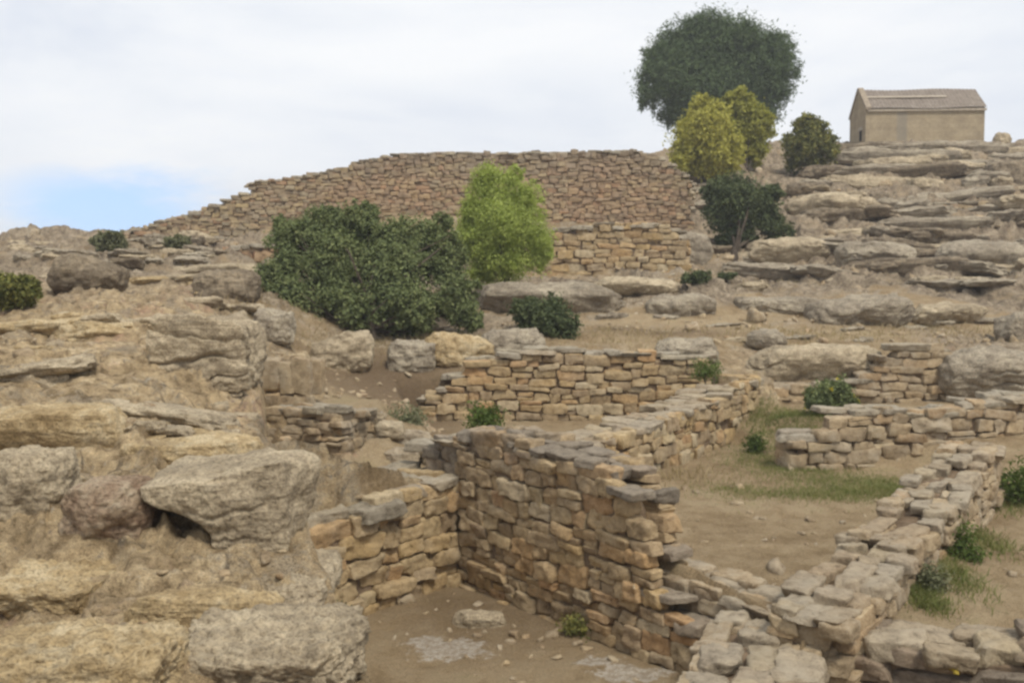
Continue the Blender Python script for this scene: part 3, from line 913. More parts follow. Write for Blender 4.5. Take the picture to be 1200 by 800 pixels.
# ------------------------------------------------------------------ stone hut
def hut():
    d0 = 57.5
    a = R(-4)
    L0, R0 = P(1014, 168, d0), P(1149, 168, d0)
    W_ = R0[0] - L0[0]
    D_ = 3.4
    zb = L0[2] - .5
    he = P(1014, 128, d0)[2]
    hr = P(1014, 106.5, d0 + 1.7)[2]
    root = empty('stone_hut', (L0[0], d0, zb))
    root.rotation_euler[2] = a
    bpy.context.view_layer.update()
    tag(root, 'small stone hut with a tiled gable roof alone on the hilltop', 'hut')
    he -= zb; hr -= zb
    m, n = new_mat('hut_render')
    tc = n.n('ShaderNodeTexCoord').outputs['Object']
    f = n.noise(tc, 1.2, 6, .65); g = n.noise(tc, 9, 5, .7)
    sx = n.n('ShaderNodeSeparateXYZ', {0: tc}).outputs[0]
    col = n.ramp(n.math('ADD', n.math('MULTIPLY', f, .6), n.math('MULTIPLY', g, .4)), [(.38, (.27, .22, .155)), (.5, (.36, .295, .20)), (.62, (.44, .36, .245))])
    br = n.n('ShaderNodeTexBrick', {'Vector': n.n('ShaderNodeMapping', {0: tc, 2: (R(90), 0, 0)}).outputs[0], 'Scale': 1.0, 'Brick Width': .55, 'Row Height': .27, 'Mortar Size': .02, 'Color1': (1, 1, 1, 1), 'Color2': (.93, .92, .91, 1), 'Mortar': (.86, .85, .84, 1)})
    col = n.mix(.8, col, br.outputs[0], 'MULTIPLY')
    seam = n.math('MULTIPLY', n.step(n.math('ABSOLUTE', n.math('SUBTRACT', sx, 2.05)), .38, .2), .55)
    col = n.mix(seam, col, (.23, .215, .185))
    finish(n, col, .95, g, .5, .03)
    def prism(name, prof, x0, x1, mat, parent):
        k = len(prof)
        V = [(x0, y, z) for y, z in prof] + [(x1, y, z) for y, z in prof]
        Fc = [tuple(range(k))[::-1], tuple(range(k, 2 * k))] + [(i, (i + 1) % k, (i + 1) % k + k, i + k) for i in range(k)]
        me = bpy.data.meshes.new(name)
        me.from_pydata(V, [], Fc)
        import bmesh
        bm = bmesh.new(); bm.from_mesh(me)
        bmesh.ops.recalc_face_normals(bm, faces=bm.faces)
        bm.to_mesh(me); bm.free()
        me.materials.append(mat)
        o = bpy.data.objects.new(name, me)
        COL.objects.link(o)
        o.parent = parent
        return o
    prism('walls', [(0, 0), (D_, 0), (D_, he), (D_ / 2, hr - .12), (0, he)], 0, W_, m, root)
    # roof: rows of barrel tiles as one corrugated sheet a side
    rm, n = new_mat('old_roof_tiles')
    isl = n.n('ShaderNodeNewGeometry')
    f = n.noise(isl.outputs['Position'], 3, 5, .7); g = n.noise(isl.outputs['Position'], 16, 4, .7)
    finish(n, n.ramp(n.math('ADD', n.math('MULTIPLY', f, .5), n.math('MULTIPLY', g, .5)), [(.36, (.15, .125, .105)), (.5, (.21, .175, .145)), (.64, (.28, .245, .205))]), .95, g, .5, .02)
    roof = empty('roof', (0, 0, 0)); roof.parent = root
    nx = 130
    for sgn in (0, 1):
        xs = np.linspace(.12, W_ + .05, nx)
        vs_ = np.linspace(0, 1, 19)
        Vv = []
        for v in vs_:
            for i, x_ in enumerate(xs):
                stepz = .035 * (1 - (v * 6 - math.floor(min(v * 6, 5.999))))
                zc = he - .06 + (hr - he + .06) * v + .05 * abs(math.sin(x_ * math.pi / .22)) + stepz + .03 * math.sin(x_ * 1.3 + v * 2)
                yy = -.16 + (D_ / 2 + .16) * v
                Vv.append((x_, yy if sgn == 0 else D_ - yy, zc))
        i = np.arange(18)[:, None] * nx; j = np.arange(nx - 1)[None]
        Q = np.stack([i + j, i + j + 1, i + nx + j + 1, i + nx + j], -1).reshape(-1, 4)
        if sgn: Q = Q[:, ::-1]
        o = mesh_obj('roof_slope', np.array(Vv), Q, rm)
        o.parent = roof
    stm, n = new_mat('pale_eave_stone')
    g = n.noise(n.n('ShaderNodeNewGeometry').outputs['Position'], 6, 5, .7)
    finish(n, n.ramp(g, [(.35, (.32, .27, .21)), (.65, (.46, .40, .32))]), .9, g, .4, .02)
    prism('eave_course', [(-.12, he - .16), (.003, he - .16), (.003, he - .03), (-.12, he - .03)], .1, W_ + .06, stm, roof)
    # a pale row of tiles half way up the slope
    ymid, zmid = D_ * .24, he + (hr - he) * .52
    prism('tile_course', [(ymid - .09, zmid + .02), (ymid + .09, zmid + .12), (ymid + .07, zmid + .17), (ymid - .11, zmid + .07)], .25, W_ * .72, stm, roof)
    # raised gable coping at the near end
    gb, n = new_mat('gable_coping')
    g = n.noise(n.n('ShaderNodeNewGeometry').outputs['Position'], 5, 5, .7)
    finish(n, n.ramp(g, [(.35, (.24, .20, .15)), (.65, (.34, .28, .21))]), .95, g, .5, .03)
    prism('gable_coping', [(-.14, he - .06), (D_ / 2, hr - .1), (D_ + .14, he - .06), (D_ + .14, he + .10), (D_ / 2 + .12, hr + .14), (D_ / 2 - .12, hr + .14), (-.14, he + .10)], -.04, .26, gb, roof)
    # small dark opening in the gable with a frame
    dk, n = new_mat('dark_opening')
    finish(n, (.02, .018, .015), .9)
    prism('window', [(.75, .75), (1.25, .75), (1.25, 1.35), (.75, 1.35)], -.012, .1, dk, root)
    lint = prism('lintel', [(.6, 1.352), (1.4, 1.352), (1.4, 1.56), (.6, 1.56)], -.05, .08, stm, root)


hut()


# ------------------------------------------------------------------ separate rocks
def rock(name, label, px0, px1, py0, py1, mat, depth=1.0, seed=0, k=3.2, d=None, under=0.0, rot=0.0, amp=.16, strat=.05, cat='rock', m=36, sink=.18, roll=0.0, group=None, pitch=0.0, facets=9, high=None, hollow=False):
    """a weathered rock that fills the given picture rectangle, standing on the ground seen at the rectangle's foot"""
    pm = (px0 + px1) / 2
    g = hit(pm, py1 - 2) if d is None else P(pm, py1, d)
    dist = g[1]
    wd = (px1 - px0) / F * dist
    dp = wd * depth
    below = (EYE - g[2]) / dist
    hh = (py1 - py0) / F * dist
    hh = max(hh - dp * max(below, 0) * .6, hh * .45)
    if high:
        hh = high
        dp = (py1 - py0) / F * dist / max(below, .1)
    T, Q = cube_grid(m)
    nrm = (np.abs(T) ** k).sum(1) ** (1 / k)
    p = T / nrm[:, None]
    rng = np.random.default_rng(seed + 1000)
    off = rng.uniform(-.2, .2, size=(8, 3))
    corners = np.array([(a, b, c) for a in (-1, 1) for b in (-1, 1) for c in (-1, 1)], float)
    Wt = np.prod((1 + p[:, None, :] * corners[None]) / 2, axis=2)
    p = p + Wt @ off
    for _ in range(facets):
        nv = rng.normal(size=3)
        nv[2] = abs(nv[2]) * .8
        nv /= np.linalg.norm(nv)
        c_ = (np.abs(nv).sum()) * rng.uniform(.60, .80)
        tpl = np.maximum(p @ nv - c_, 0)
        p = p - nv * tpl[:, None] * .92
    if under:
        f = 1 - under * np.clip((.35 - p[:, 2]) / 1.35, 0, 1)
        p[:, 1] = np.where(p[:, 1] < 0, p[:, 1] * f, p[:, 1])
        p[:, 0] *= 1 - .12 * (1 - f)
    if hollow:                                 # a cave weathered into the foot
        cv = (1 - sstep(-.30, .12, p[:, 2] + .55 * p[:, 0] + .25)) * (1 - sstep(-.35, .1, p[:, 0])) * (1 - sstep(-.5, .0, p[:, 1]))
        p[:, 1] = p[:, 1] + 1.25 * cv
    tot = hh * (1 + sink)
    Lc = p * np.array((wd / 2, dp / 2, tot / 2))
    dirn = p / np.linalg.norm(p, axis=1)[:, None]
    ph = rng.uniform(0, 60, 3)
    s0 = min(wd, dp, hh)
    fr = 1.0 / s0
    e = fbm(Lc * fr * .9 + ph, 3) * amp * s0 * .7 + fbm(Lc * fr * 3.1 + ph, 5, .6) * amp * s0 * .42
    lay = Lc[:, 2] / hh * 2.6 + .9 * fbm(Lc * fr * .6 + ph + 9, 4)
    lf = lay - np.floor(lay)
    where = sstep(-.1, .35, perlin(Lc * fr * .9 + ph + 31))
    e = e - strat * s0 * np.exp(-((lf - .5) / .07) ** 2) * (np.abs(dirn[:, 2]) < .8) * where
    e = e - .10 * s0 * np.clip(perlin(Lc * fr * 2.2 + ph + 55) - .35, 0, 1)
    Lc = Lc + dirn * e[:, None]
    if roll or pitch:
        c, s = math.cos(roll), math.sin(roll)
        Lc = np.stack([Lc[:, 0] * c + Lc[:, 2] * s, Lc[:, 1], -Lc[:, 0] * s + Lc[:, 2] * c], -1)
    if rot:
        c, s = math.cos(rot), math.sin(rot)
        Lc = np.stack([Lc[:, 0] * c - Lc[:, 1] * s, Lc[:, 0] * s + Lc[:, 1] * c, Lc[:, 2]], -1)
    o = mesh_obj(name, Lc + np.array((g[0], dist + dp / 2, g[2] + tot / 2 - hh * sink)), Q, mat)
    origin_to(o, (g[0], dist + dp / 2, g[2]))
    return tag(o, label, cat, group, 'thing')


rock('boulder', 'huge squared block with a deep dark hollow under it, above the sunken room', 158, 338, 522, 650, M['rock'], .8, 1, k=9, under=.30, rot=R(-8), amp=.09, strat=.03, m=70, facets=2, sink=.12, hollow=True)
rock('boulder', 'round reddish brown boulder beside the huge undercut block', 50, 170, 556, 664, M['rock_brown'], .9, 2, k=2.8, under=.35, amp=.12, m=50, facets=4)
rock('boulder', 'dark pitted block cut off by the picture edge beside the round boulder', -60, 60, 526, 624, M['rock'], .9, 3, k=4.5, under=.3, amp=.16, m=46, facets=4)
rock('rock_slab', 'thin flat slab lying alone in front of the huge undercut block', 146, 318, 690, 738, M['rock_gold'], .34, 4, k=5, amp=.14, rot=R(7), under=.2, m=44, sink=.45)
rock('rock_slab', 'broad overhanging slab with a dark slot beneath, above the dark pitted block', -60, 136, 476, 546, M['rock_gold'], .55, 5, k=4.5, under=.55, amp=.10, m=46)
rock('rock_slab', 'low cream slab behind the huge undercut block', 138, 300, 510, 546, M['rock_gold'], .45, 6, k=4, amp=.14, m=40)
rock('rock_ledge', 'jutting bedrock ledge with a dark vertical face below the small orange terrace wall', 150, 274, 368, 458, M['rock'], 1.3, 7, k=6, under=.25, amp=.18, strat=.12, m=60, facets=4, sink=.3)
rock('rock_slab', 'dark leaning slab on the skyline side of the bedrock near the edge bush', 48, 132, 304, 340, M['rock_dark'], .8, 8, k=3.4, m=34, roll=R(8))
rock('boulder', 'brown wedge shaped rock behind the bedrock ledge', 222, 296, 318, 352, M['rock_dark'], .8, 9, k=3.4, m=34)
rock('boulder', 'grey rock in the shade at the end of the big dark bush', 286, 346, 364, 404, M['rock_grey'], .7, 10, k=3, m=34)
rock('boulder', 'pale tilted boulder under the trunk of the big dark bush', 358, 432, 388, 436, M['rock'], .7, 11, k=3.2, roll=R(-16), m=36)
rock('boulder', 'grey green block in the bank under the big dark bush', 452, 512, 398, 440, M['rock_grey'], .7, 12, k=4, m=36)
rock('boulder', 'ochre wedge beside the grey green block in the bank', 498, 575, 392, 434, M['rock_gold'], .6, 13, k=3.6, roll=R(6), m=36)
rock('boulder', 'triangular grey boulder perched on the long coursed wall', 556, 642, 382, 424, M['rock_grey'], .7, 14, d=19.2, k=2.4, m=36)
rock('rock_ledge', 'long grey ledge under the bright green tree', 556, 736, 328, 374, M['rock_grey'], .45, 15, d=23.5, k=4, under=.45, strat=.08, m=46)
rock('rock_slab', 'rounded grey slab below the round dark oak', 756, 852, 343, 378, M['rock_grey'], .6, 16, d=23.5, k=3, under=.5, m=40)
rock('rock_slab', 'arched slab on top of the long grey ledge', 690, 800, 324, 348, M['rock'], .6, 17, d=25, k=3, under=.4, m=36)
rock('rock_slab', 'flat grey slab between the rounded slab and the tilted slab', 868, 970, 344, 372, M['rock_grey'], .5, 18, d=24, k=4, under=.4, m=40)
rock('rock_slab', 'long tilted slab with a black gap under its tip', 956, 1084, 345, 388, M['rock_grey'], .5, 19, d=22.8, k=3.2, under=.5, roll=R(-7), m=44)
rock('rock_slab', 'thin slab beside the long tilted slab on the path', 1076, 1164, 356, 378, M['rock'], .5, 20, d=23.5, k=3.6, under=.4, m=36)
rock('boulder', 'rounded knob of grey rock at the end of the path', 880, 926, 386, 408, M['rock_grey'], .8, 21, d=20.2, k=2.6, m=30)
rock('rock_slab', 'long flat whale backed rock at the end of the long coursed wall', 770, 854, 394, 428, M['rock_grey'], .8, 22, d=18.9, k=2.8, m=40)
rock('rock_ledge', 'overhanging ledge above the flowering shrub', 876, 1040, 402, 450, M['rock'], .4, 23, d=18.7, k=4, under=.5, strat=.08, m=46)
rock('rock_ledge', 'massive dark undercut ledge beside the squared masonry patch', 1110, 1260, 408, 468, M['rock_grey'], .5, 24, d=18.2, k=4, under=.5, strat=.09, m=46)
rock('boulder', 'grey boulder cut by the picture edge above the massive ledge', 1176, 1230, 364, 400, M['rock_grey'], .8, 25, d=21.5, k=3, m=34)
rock('rock_ledge', 'pale pitted bedrock shelf along the rim of the sunken room', 196, 412, 716, 816, M['rock'], .5, 61, k=6, facets=6, amp=.30, high=.16, sink=.55, m=70, strat=.04, rot=R(5))
rock('rock_ledge', 'low bedrock hump in the bottom corner of the spur', -70, 178, 748, 836, M['rock_gold'], .5, 62, k=5, facets=7, amp=.30, high=.16, sink=.55, m=70, strat=.04, rot=R(-4))
rock('rock_ledge', 'ochre bedrock step in front of the dark pitted block', -60, 132, 668, 722, M['rock_gold'], .5, 63, k=5, facets=7, amp=.28, high=.13, sink=.6, m=64, strat=.04)
rock('rock_ledge', 'small pale ledge between the undercut block and the yellow block wall', 296, 374, 652, 716, M['rock'], .5, 64, k=5, facets=6, amp=.28, high=.12, sink=.6, m=50)
# slabs on the hillside
rock('rock_slab', 'long pale slab on the bare slope beside the round dark oak', 936, 1042, 236, 264, M['rock'], .7, 26, k=3.2, under=.4, m=36)
rock('rock_slab', 'stepped block where the fortification meets the slope', 762, 836, 274, 312, M['rock_grey'], .8, 27, k=3.6, strat=.09, m=36)
rock('boulder', 'dark rounded boulder near the hut end of the slope, cut by the picture edge', 1164, 1230, 192, 222, M['rock_dark'], .8, 28, k=3, m=34)
rock('rock_slab', 'flat slab on the crest beside the yellow shrubs', 742, 796, 198, 218, M['rock'], .8, 29, k=3.4, under=.3, m=32)
rock('standing_stone', 'small upright stone on the skyline beyond the hut', 1169, 1188, 155, 172, M['rock'], .8, 30, d=55.5, k=2.6, m=24)
rock('rock_slab', 'dark brown slab beneath the olive shrub', 940, 1010, 196, 214, M['rock_dark'], .7, 31, k=3.4, under=.4, m=32)
rock('rock_slab', 'long low outcrop under the hut terrace', 1010, 1100, 186, 206, M['rock'], .6, 32, k=3.6, under=.4, m=34)
rock('rock_ledge', 'jagged grey outcrop above the path below the half buried terrace', 990, 1080, 292, 322, M['rock_grey'], .6, 33, k=3.6, under=.5, strat=.09, m=38)
rock('rock_ledge', 'split grey outcrop above the path at the picture edge', 1110, 1230, 286, 326, M['rock_grey'], .6, 34, k=3.6, under=.5, strat=.09, m=38)
rock('rock_ledge', 'broad grey outcrop right beside the round dark oak', 880, 980, 280, 310, M['rock'], .6, 35, k=3.6, under=.45, strat=.09, m=38)


def scatter_slabs():
    """bedrock slabs breaking out of the ground along the strata: a few shapes, every slab an object of its own"""
    rng = np.random.default_rng(404)
    def protos(mats, seed):
        out = []
        for q in range(6):
            m_ = 22
            T, Q = cube_grid(m_)
            k = rng.uniform(3.4, 7)
            p = T / ((np.abs(T) ** k).sum(1) ** (1 / k))[:, None]
            f = 1 - rng.uniform(.25, .6) * np.clip((.3 - p[:, 2]) / 1.3, 0, 1)
            p[:, 1] = np.where(p[:, 1] < 0, p[:, 1] * f, p[:, 1])
            for _ in range(8):
                nv = rng.normal(size=3); nv[2] = abs(nv[2]) * .7; nv /= np.linalg.norm(nv)
                p = p - nv * np.maximum(p @ nv - np.abs(nv).sum() * rng.uniform(.58, .82), 0)[:, None] * .92
            L = p * np.array((.5, .38, .16))
            dr = p / np.linalg.norm(p, axis=1)[:, None]
            e = .05 * fbm(L * 3.2 + seed + q * 9, 3) + .034 * fbm(L * 9 + seed + q * 5, 4, .6)
            lay = L[:, 2] * 9 + fbm(L * 2 + q, 3)
            e -= .02 * np.exp(-(((lay - np.floor(lay)) - .5) / .1) ** 2)
            L = L + dr * e[:, None]
            me = bpy.data.meshes.new('rock_slab')
            me.from_pydata(L.tolist(), [], Q.tolist())
            me.polygons.foreach_set('use_smooth', np.full(len(Q), True))
            me.materials.append(mats[q % len(mats)])
            out.append(me)
        return out
    def place(meshes, spots, label, group, sink=0.0):
        for px, py, wpx, hpx in spots:
            g = hit(px, py)
            wd = wpx / F * g[1]
            hh = hpx / F * g[1]
            o = bpy.data.objects.new('rock_slab', meshes[rng.integers(len(meshes))])
            o.scale = (wd, wd * rng.uniform(.55, .9) if wd < 2 else rng.uniform(1.2, 1.8), hh / .32)
            o.location = (g[0], g[1] + o.scale[1] * .2, g[2] + hh * rng.uniform(-.15, .08) - hh * sink)
            o.rotation_euler = (rng.normal(-.05, .06), rng.normal(0, .07), rng.normal(0, .22))
            COL.objects.link(o)
            tag(o, label, 'rock', group, 'thing')
    hill = protos([M['rock_grey'], M['rock'], M['rock_grey'], M['rock_dark']], 3)
    spots = []
    for row in (180, 187, 195, 203, 211, 220, 229, 238, 247, 256, 264, 272, 281, 290, 299, 308, 317, 325):
        px = rng.uniform(900, 935)
        if row > 225: px = rng.uniform(920, 950)
        if row > 296: px = rng.uniform(840, 880)
        while px < 1230:
            wpx = rng.choice([rng.uniform(22, 50), rng.uniform(50, 100), rng.uniform(100, 170)], p=[.4, .42, .18])
            if rng.random() < .84:
                spots.append((px + wpx / 2, row + rng.normal(0, 2.4) - (5 if row > 200 else 0) * math.sin(px * .013), wpx, rng.uniform(7, 14) + wpx * .045))
            px += wpx * rng.uniform(.66, 1.08)
    place(hill, spots, 'weathered rock slab in the layered rocky slope below the hut', 'rock slabs in the slope below the hut')
    spots = [(rng.uniform(755, 850), rng.uniform(200, 300), rng.uniform(25, 70), rng.uniform(8, 16)) for _ in range(26)]
    place(hill, spots, 'rock slab on the bank between the fortification and the round dark oak', 'rock slabs beside the fortification')
    spots = [(rng.uniform(0, 250), rng.uniform(284, 310), rng.uniform(18, 46), rng.uniform(5, 11)) for _ in range(34)]
    place(hill, spots, 'small rock slab on the low far shoulder of the hill', 'rock slabs on the far shoulder')
    spots = []
    for px, py in ((140, 275), (165, 268), (190, 262), (215, 258), (240, 250), (262, 242), (285, 235)):
        spots += [(px + rng.normal(0, 10), py + rng.uniform(6, 40), rng.uniform(18, 50), rng.uniform(6, 13)) for _ in range(5)]
    place(hill, spots, 'tumbled slab below the crumbling end of the fortification', 'tumbled slabs below the fortification end')
    near = protos([M['rock'], M['rock_gold'], M['rock']], 8)
    spots = []
    for _ in range(34):
        px, py = rng.uniform(0, 285), rng.uniform(318, 520)
        if 165 < px and py > 362 and py < 462: continue
        big = rng.random() < .4
        spots.append((px, py, rng.uniform(90, 190) if big else rng.uniform(30, 90), rng.uniform(16, 30) if big else rng.uniform(8, 18)))
    place(near, spots, 'low cream slab breaking out of the rough bedrock spur', 'cream slabs in the bedrock spur', .32)
    spots = [(rng.uniform(640, 1190), rng.uniform(330, 345), rng.uniform(30, 80), rng.uniform(6, 12)) for _ in range(10)]
    spots += [(rng.uniform(700, 1180), rng.uniform(372, 402), rng.uniform(25, 60), rng.uniform(6, 12)) for _ in range(12)]
    place(hill, spots, 'rock slab along the earth path at the foot of the hill', 'rock slabs along the path')


scatter_slabs()

# flat pale stones let into the floor of the sunken room
rock('flat_stone', 'small cream stone lying alone on the sunken room floor', 530, 594, 714, 738, M['rock'], .5, 36, k=3.4, m=30, sink=.5)
# rubble where the wall between the corner and the thin-coursed wall has fallen
for i, (a, b, c, e, t) in enumerate([(432, 476, 496, 516, 'topmost'), (462, 508, 508, 532, 'second'), (492, 540, 522, 552, 'third'), (448, 492, 528, 548, 'flattest'), (418, 452, 486, 504, 'smallest')]):
    rock('fallen_block', t + ' fallen block in the heap behind the waist high wall', a, b, c, e, M['cap' if i % 2 else 'rock'], .7, 40 + i, k=3.6, m=26, cat='fallen stone', group='fallen blocks behind the waist high wall')


# ------------------------------------------------------------------ plants
def leaf_mesh(pts, nrm, ln, wd, rng):
    """one small folded leaf per point"""
    N = len(pts)
    a = np.cross(nrm, rng.normal(size=(N, 3)))
    a /= np.linalg.norm(a, axis=1)[:, None] + 1e-9
    b = np.cross(nrm, a)
    b /= np.linalg.norm(b, axis=1)[:, None] + 1e-9
    l = (ln * rng.uniform(.6, 1.3, N))[:, None]
    wv = (wd * rng.uniform(.6, 1.3, N))[:, None]
    V = np.stack([pts - a * l * .5, pts + b * wv * .5 + nrm * l * .06, pts + a * l * .5 - nrm * l * .12, pts - b * wv * .5 + nrm * l * .06], 1)
    return V.reshape(-1, 3), np.arange(N * 4).reshape(-1, 4)


def crown_points(lobes, n_clump, per, rng, shell=.55, sig=.13, rough=.35, flat=1.0, sub=7):
    L = np.array(lobes, float)                 # x y z rx ry rz
    if sub:
        d = rng.normal(size=(len(L), sub, 3))
        d[..., 2] = d[..., 2] * .9 + .15
        d /= np.linalg.norm(d, axis=2)[..., None]
        r = rng.uniform(.34, .56, (len(L), sub))
        c = L[:, None, :3] + d * L[:, None, 3:] * (1 - r * .75)[..., None]
        L = np.concatenate([np.concatenate([c, np.broadcast_to(L[:, None, 3:], c.shape) * r[..., None]], 2).reshape(-1, 6), L * np.array((1, 1, 1, .8, .8, .8))])
    wgt = (L[:, 3] * L[:, 5] + L[:, 3] * L[:, 4])
    wgt /= wgt.sum()
    which = rng.choice(len(L), n_clump, p=wgt)
    d = rng.normal(size=(n_clump, 3))
    d /= np.linalg.norm(d, axis=1)[:, None]
    r = rng.uniform(shell ** 3, 1, n_clump) ** (1 / 3)
    r *= 1 + rough * perlin(d * 2.4 + which[:, None] * 7.7 + L[0, 0]) + .12 * rng.normal(size=n_clump)
    c = L[which, :3] + d * r[:, None] * L[which, 3:]
    s = sig * L[which, 3:].mean(axis=1)
    pts = c[:, None] + rng.normal(size=(n_clump, per, 3)) * s[:, None, None] * np.array((1, 1, flat))
    nr = d[:, None] * .8 + rng.normal(size=(n_clump, per, 3)) * .75 + np.array((0, 0, .35))
    nr /= np.linalg.norm(nr, axis=2)[..., None]
    return pts.reshape(-1, 3), nr.reshape(-1, 3), c


def tube_mesh(paths):
    """paths: list of (points, radii); one tapered tube each"""
    VV, QQ, base = [], [], 0
    for pts, rad in paths:
        pts = np.array(pts, float)
        t = np.gradient(pts, axis=0)
        t /= np.linalg.norm(t, axis=1)[:, None] + 1e-9
        u = np.cross(t, (0.31, .9, .2)); u /= np.linalg.norm(u, axis=1)[:, None]
        v = np.cross(t, u)
        k = 8
        an = np.linspace(0, 2 * np.pi, k, endpoint=False)
        ring = pts[:, None] + (u[:, None] * np.cos(an)[None, :, None] + v[:, None] * np.sin(an)[None, :, None]) * np.array(rad)[:, None, None]
        VV.append(ring.reshape(-1, 3))
        i = np.arange(len(pts) - 1)[:, None] * k
        j = np.arange(k)[None]
        QQ.append(np.stack([i + j, i + (j + 1) % k, i + k + (j + 1) % k, i + k + j], -1).reshape(-1, 4) + base)
        base += len(pts) * k
    return np.concatenate(VV), np.concatenate(QQ)


def plant(name, label, cat, base, lobes, mat, n_clump, per, ln, wd, seed, trunk_r=.08, limbs=6, crown='crown', trunk='trunk', shell=.5, sig=.13, rough=.35, flower=0, stems=1, group=None, sub=8):
    rng = np.random.default_rng(seed)
    base = np.asarray(base, float)
    root = empty(name, base)
    tag(root, label, cat, group)
    if crown == 'foliage':
        lb = np.array(lobes, float)
        f = base[1] / lb[:, 1].mean()
        lb[:, :3] = np.array((0, 0, EYE)) + (lb[:, :3] - np.array((0, 0, EYE))) * f
        lb[:, 3:] *= f
        lobes = lb
    if cat == 'weed':
        n_clump, sub, sig, shell = max(8, int(n_clump * .45)), 0, .30, .2
    pts, nr, cl = crown_points(lobes, n_clump, per, rng, shell * .7, sig * 1.55, rough, sub=sub)
    keep = pts[:, 2] > base[2] - .02 if crown == 'foliage' else np.ones(len(pts), bool)
    V, Q = leaf_mesh(pts[keep], nr[keep], ln, wd, rng)
    mesh_obj(crown, V, Q, mat, root, smooth=False)
    L = np.array(lobes, float)
    paths = []
    cen = L[:, :3].mean(axis=0)
    for s in range(stems):
        b = base + np.array((rng.normal(0, .1) if s else 0, rng.normal(0, .1) if s else 0, -.15))
        fork = base * .45 + cen * .55 + rng.normal(0, .05, 3) * (s + 1)
        tt = np.linspace(0, 1, 6)[:, None]
        pp = b * (1 - tt) + fork * tt + np.concatenate([rng.normal(0, trunk_r * .4, (6, 2)), np.zeros((6, 1))], 1) * np.sin(tt * np.pi)
        paths.append((pp, np.linspace(trunk_r * 1.3, trunk_r * .65, 6)))
        for _ in range(limbs):
            tgt = cl[rng.integers(len(cl))]
            st = pp[rng.integers(2, 6)]
            mid = (st + tgt) / 2 + rng.normal(0, .08, 3) * np.linalg.norm(tgt - st)
            paths.append(([st, (st + mid) / 2, mid, (mid + tgt) / 2, tgt], np.linspace(trunk_r * .5, trunk_r * .08, 5)))
    V, Q = tube_mesh(paths)
    mesh_obj(trunk, V, Q, M['bark'], root)
    if flower:
        p2, n2, _ = crown_points(lobes, flower, 3, rng, .9, .08, rough)
        V, Q = leaf_mesh(p2, n2, ln * .9, ln * .8, rng)
        mesh_obj('blossom', V, Q, M['flower'], root, smooth=False)
    return root


def lobe(px, py, d, rx, ry, dz=0, depth=None):
    """an ellipsoid seen at a picture point, with half width and half height in picture pixels"""
    c = P(px, py, d + dz)
    s = (d + dz) / F
    return (c[0], c[1], c[2], rx * s, (depth or rx * .85) * s, ry * s)


plant('pine_tree', 'large dark green umbrella pine rising on the skyline behind the yellow shrubs', 'tree', (13.6, 66, 10.6),
      [lobe(842, 82, 66, 62, 58), lobe(795, 98, 66, 48, 44), lobe(893, 82, 66, 44, 46), lobe(838, 50, 66, 50, 34), lobe(780, 88, 66, 34, 28), lobe(880, 118, 66, 40, 36), lobe(815, 122, 66, 42, 28), lobe(910, 78, 66, 29, 26), lobe(860, 40, 66, 26, 20, -1.5), lobe(760, 104, 66, 15, 22), lobe(800, 130, 66, 30, 22), lobe(850, 128, 66, 40, 26), lobe(895, 110, 66, 32, 34), lobe(775, 66, 66, 24, 24), lobe(905, 60, 66, 24, 22), lobe(815, 44, 66, 34, 24), lobe(882, 54, 66, 34, 26), lobe(795, 60, 66, 28, 26), lobe(850, 100, 66, 60, 46)],
      M['leaf_pine'], 3400, 44, .30, .07, 1, trunk_r=.28, limbs=16, shell=.6, sig=.15, rough=.12)
plant('yellow_shrub', 'round bright yellow shrub in front of the umbrella pine', 'shrub', hit(828, 214),
      [lobe(826, 168, 47, 38, 42), lobe(808, 186, 47, 26, 26), lobe(846, 178, 47, 24, 34), lobe(828, 132, 47, 22, 22)], M['leaf_yellow'], 1000, 36, .17, .10, 2, trunk_r=.09, limbs=9, sig=.12, rough=.25)
plant('yellow_shrub', 'greener yellow shrub tucked between the bright yellow shrub and the pine', 'shrub', hit(874, 200),
      [lobe(876, 150, 49.5, 26, 38), lobe(868, 126, 49.5, 20, 20), lobe(884, 172, 49.5, 20, 24)], M['leaf_ygreen'], 700, 34, .17, .10, 3, trunk_r=.08, limbs=8, sig=.12, rough=.25)
plant('shrub', 'olive green shrub with yellowish top standing between the pine and the hut', 'shrub', hit(948, 206),
      [lobe(948, 168, 50, 30, 28), lobe(938, 180, 50, 22, 22), lobe(960, 176, 50, 22, 24), lobe(948, 146, 50, 20, 14)], M['leaf_olive'], 500, 32, .17, .10, 4, trunk_r=.08, limbs=8, sig=.12, rough=.25)
plant('oak_tree', 'round dark oak on a short trunk in the middle of the bare slope', 'tree', hit(858, 306),
      [lobe(868, 240, 36.5, 40, 36), lobe(850, 228, 36.5, 26, 24), lobe(890, 252, 36.5, 26, 24), lobe(912, 266, 36.5, 18, 15), lobe(862, 276, 36.5, 24, 18), lobe(900, 226, 36.5, 16, 14), lobe(858, 290, 36.5, 18, 12), lobe(848, 297, 36.5, 14, 9), lobe(876, 294, 36.5, 20, 10), lobe(908, 282, 36.5, 14, 12)], M['leaf_dark'], 1000, 36, .13, .08, 5, trunk_r=.12, limbs=9, sig=.13, rough=.3)
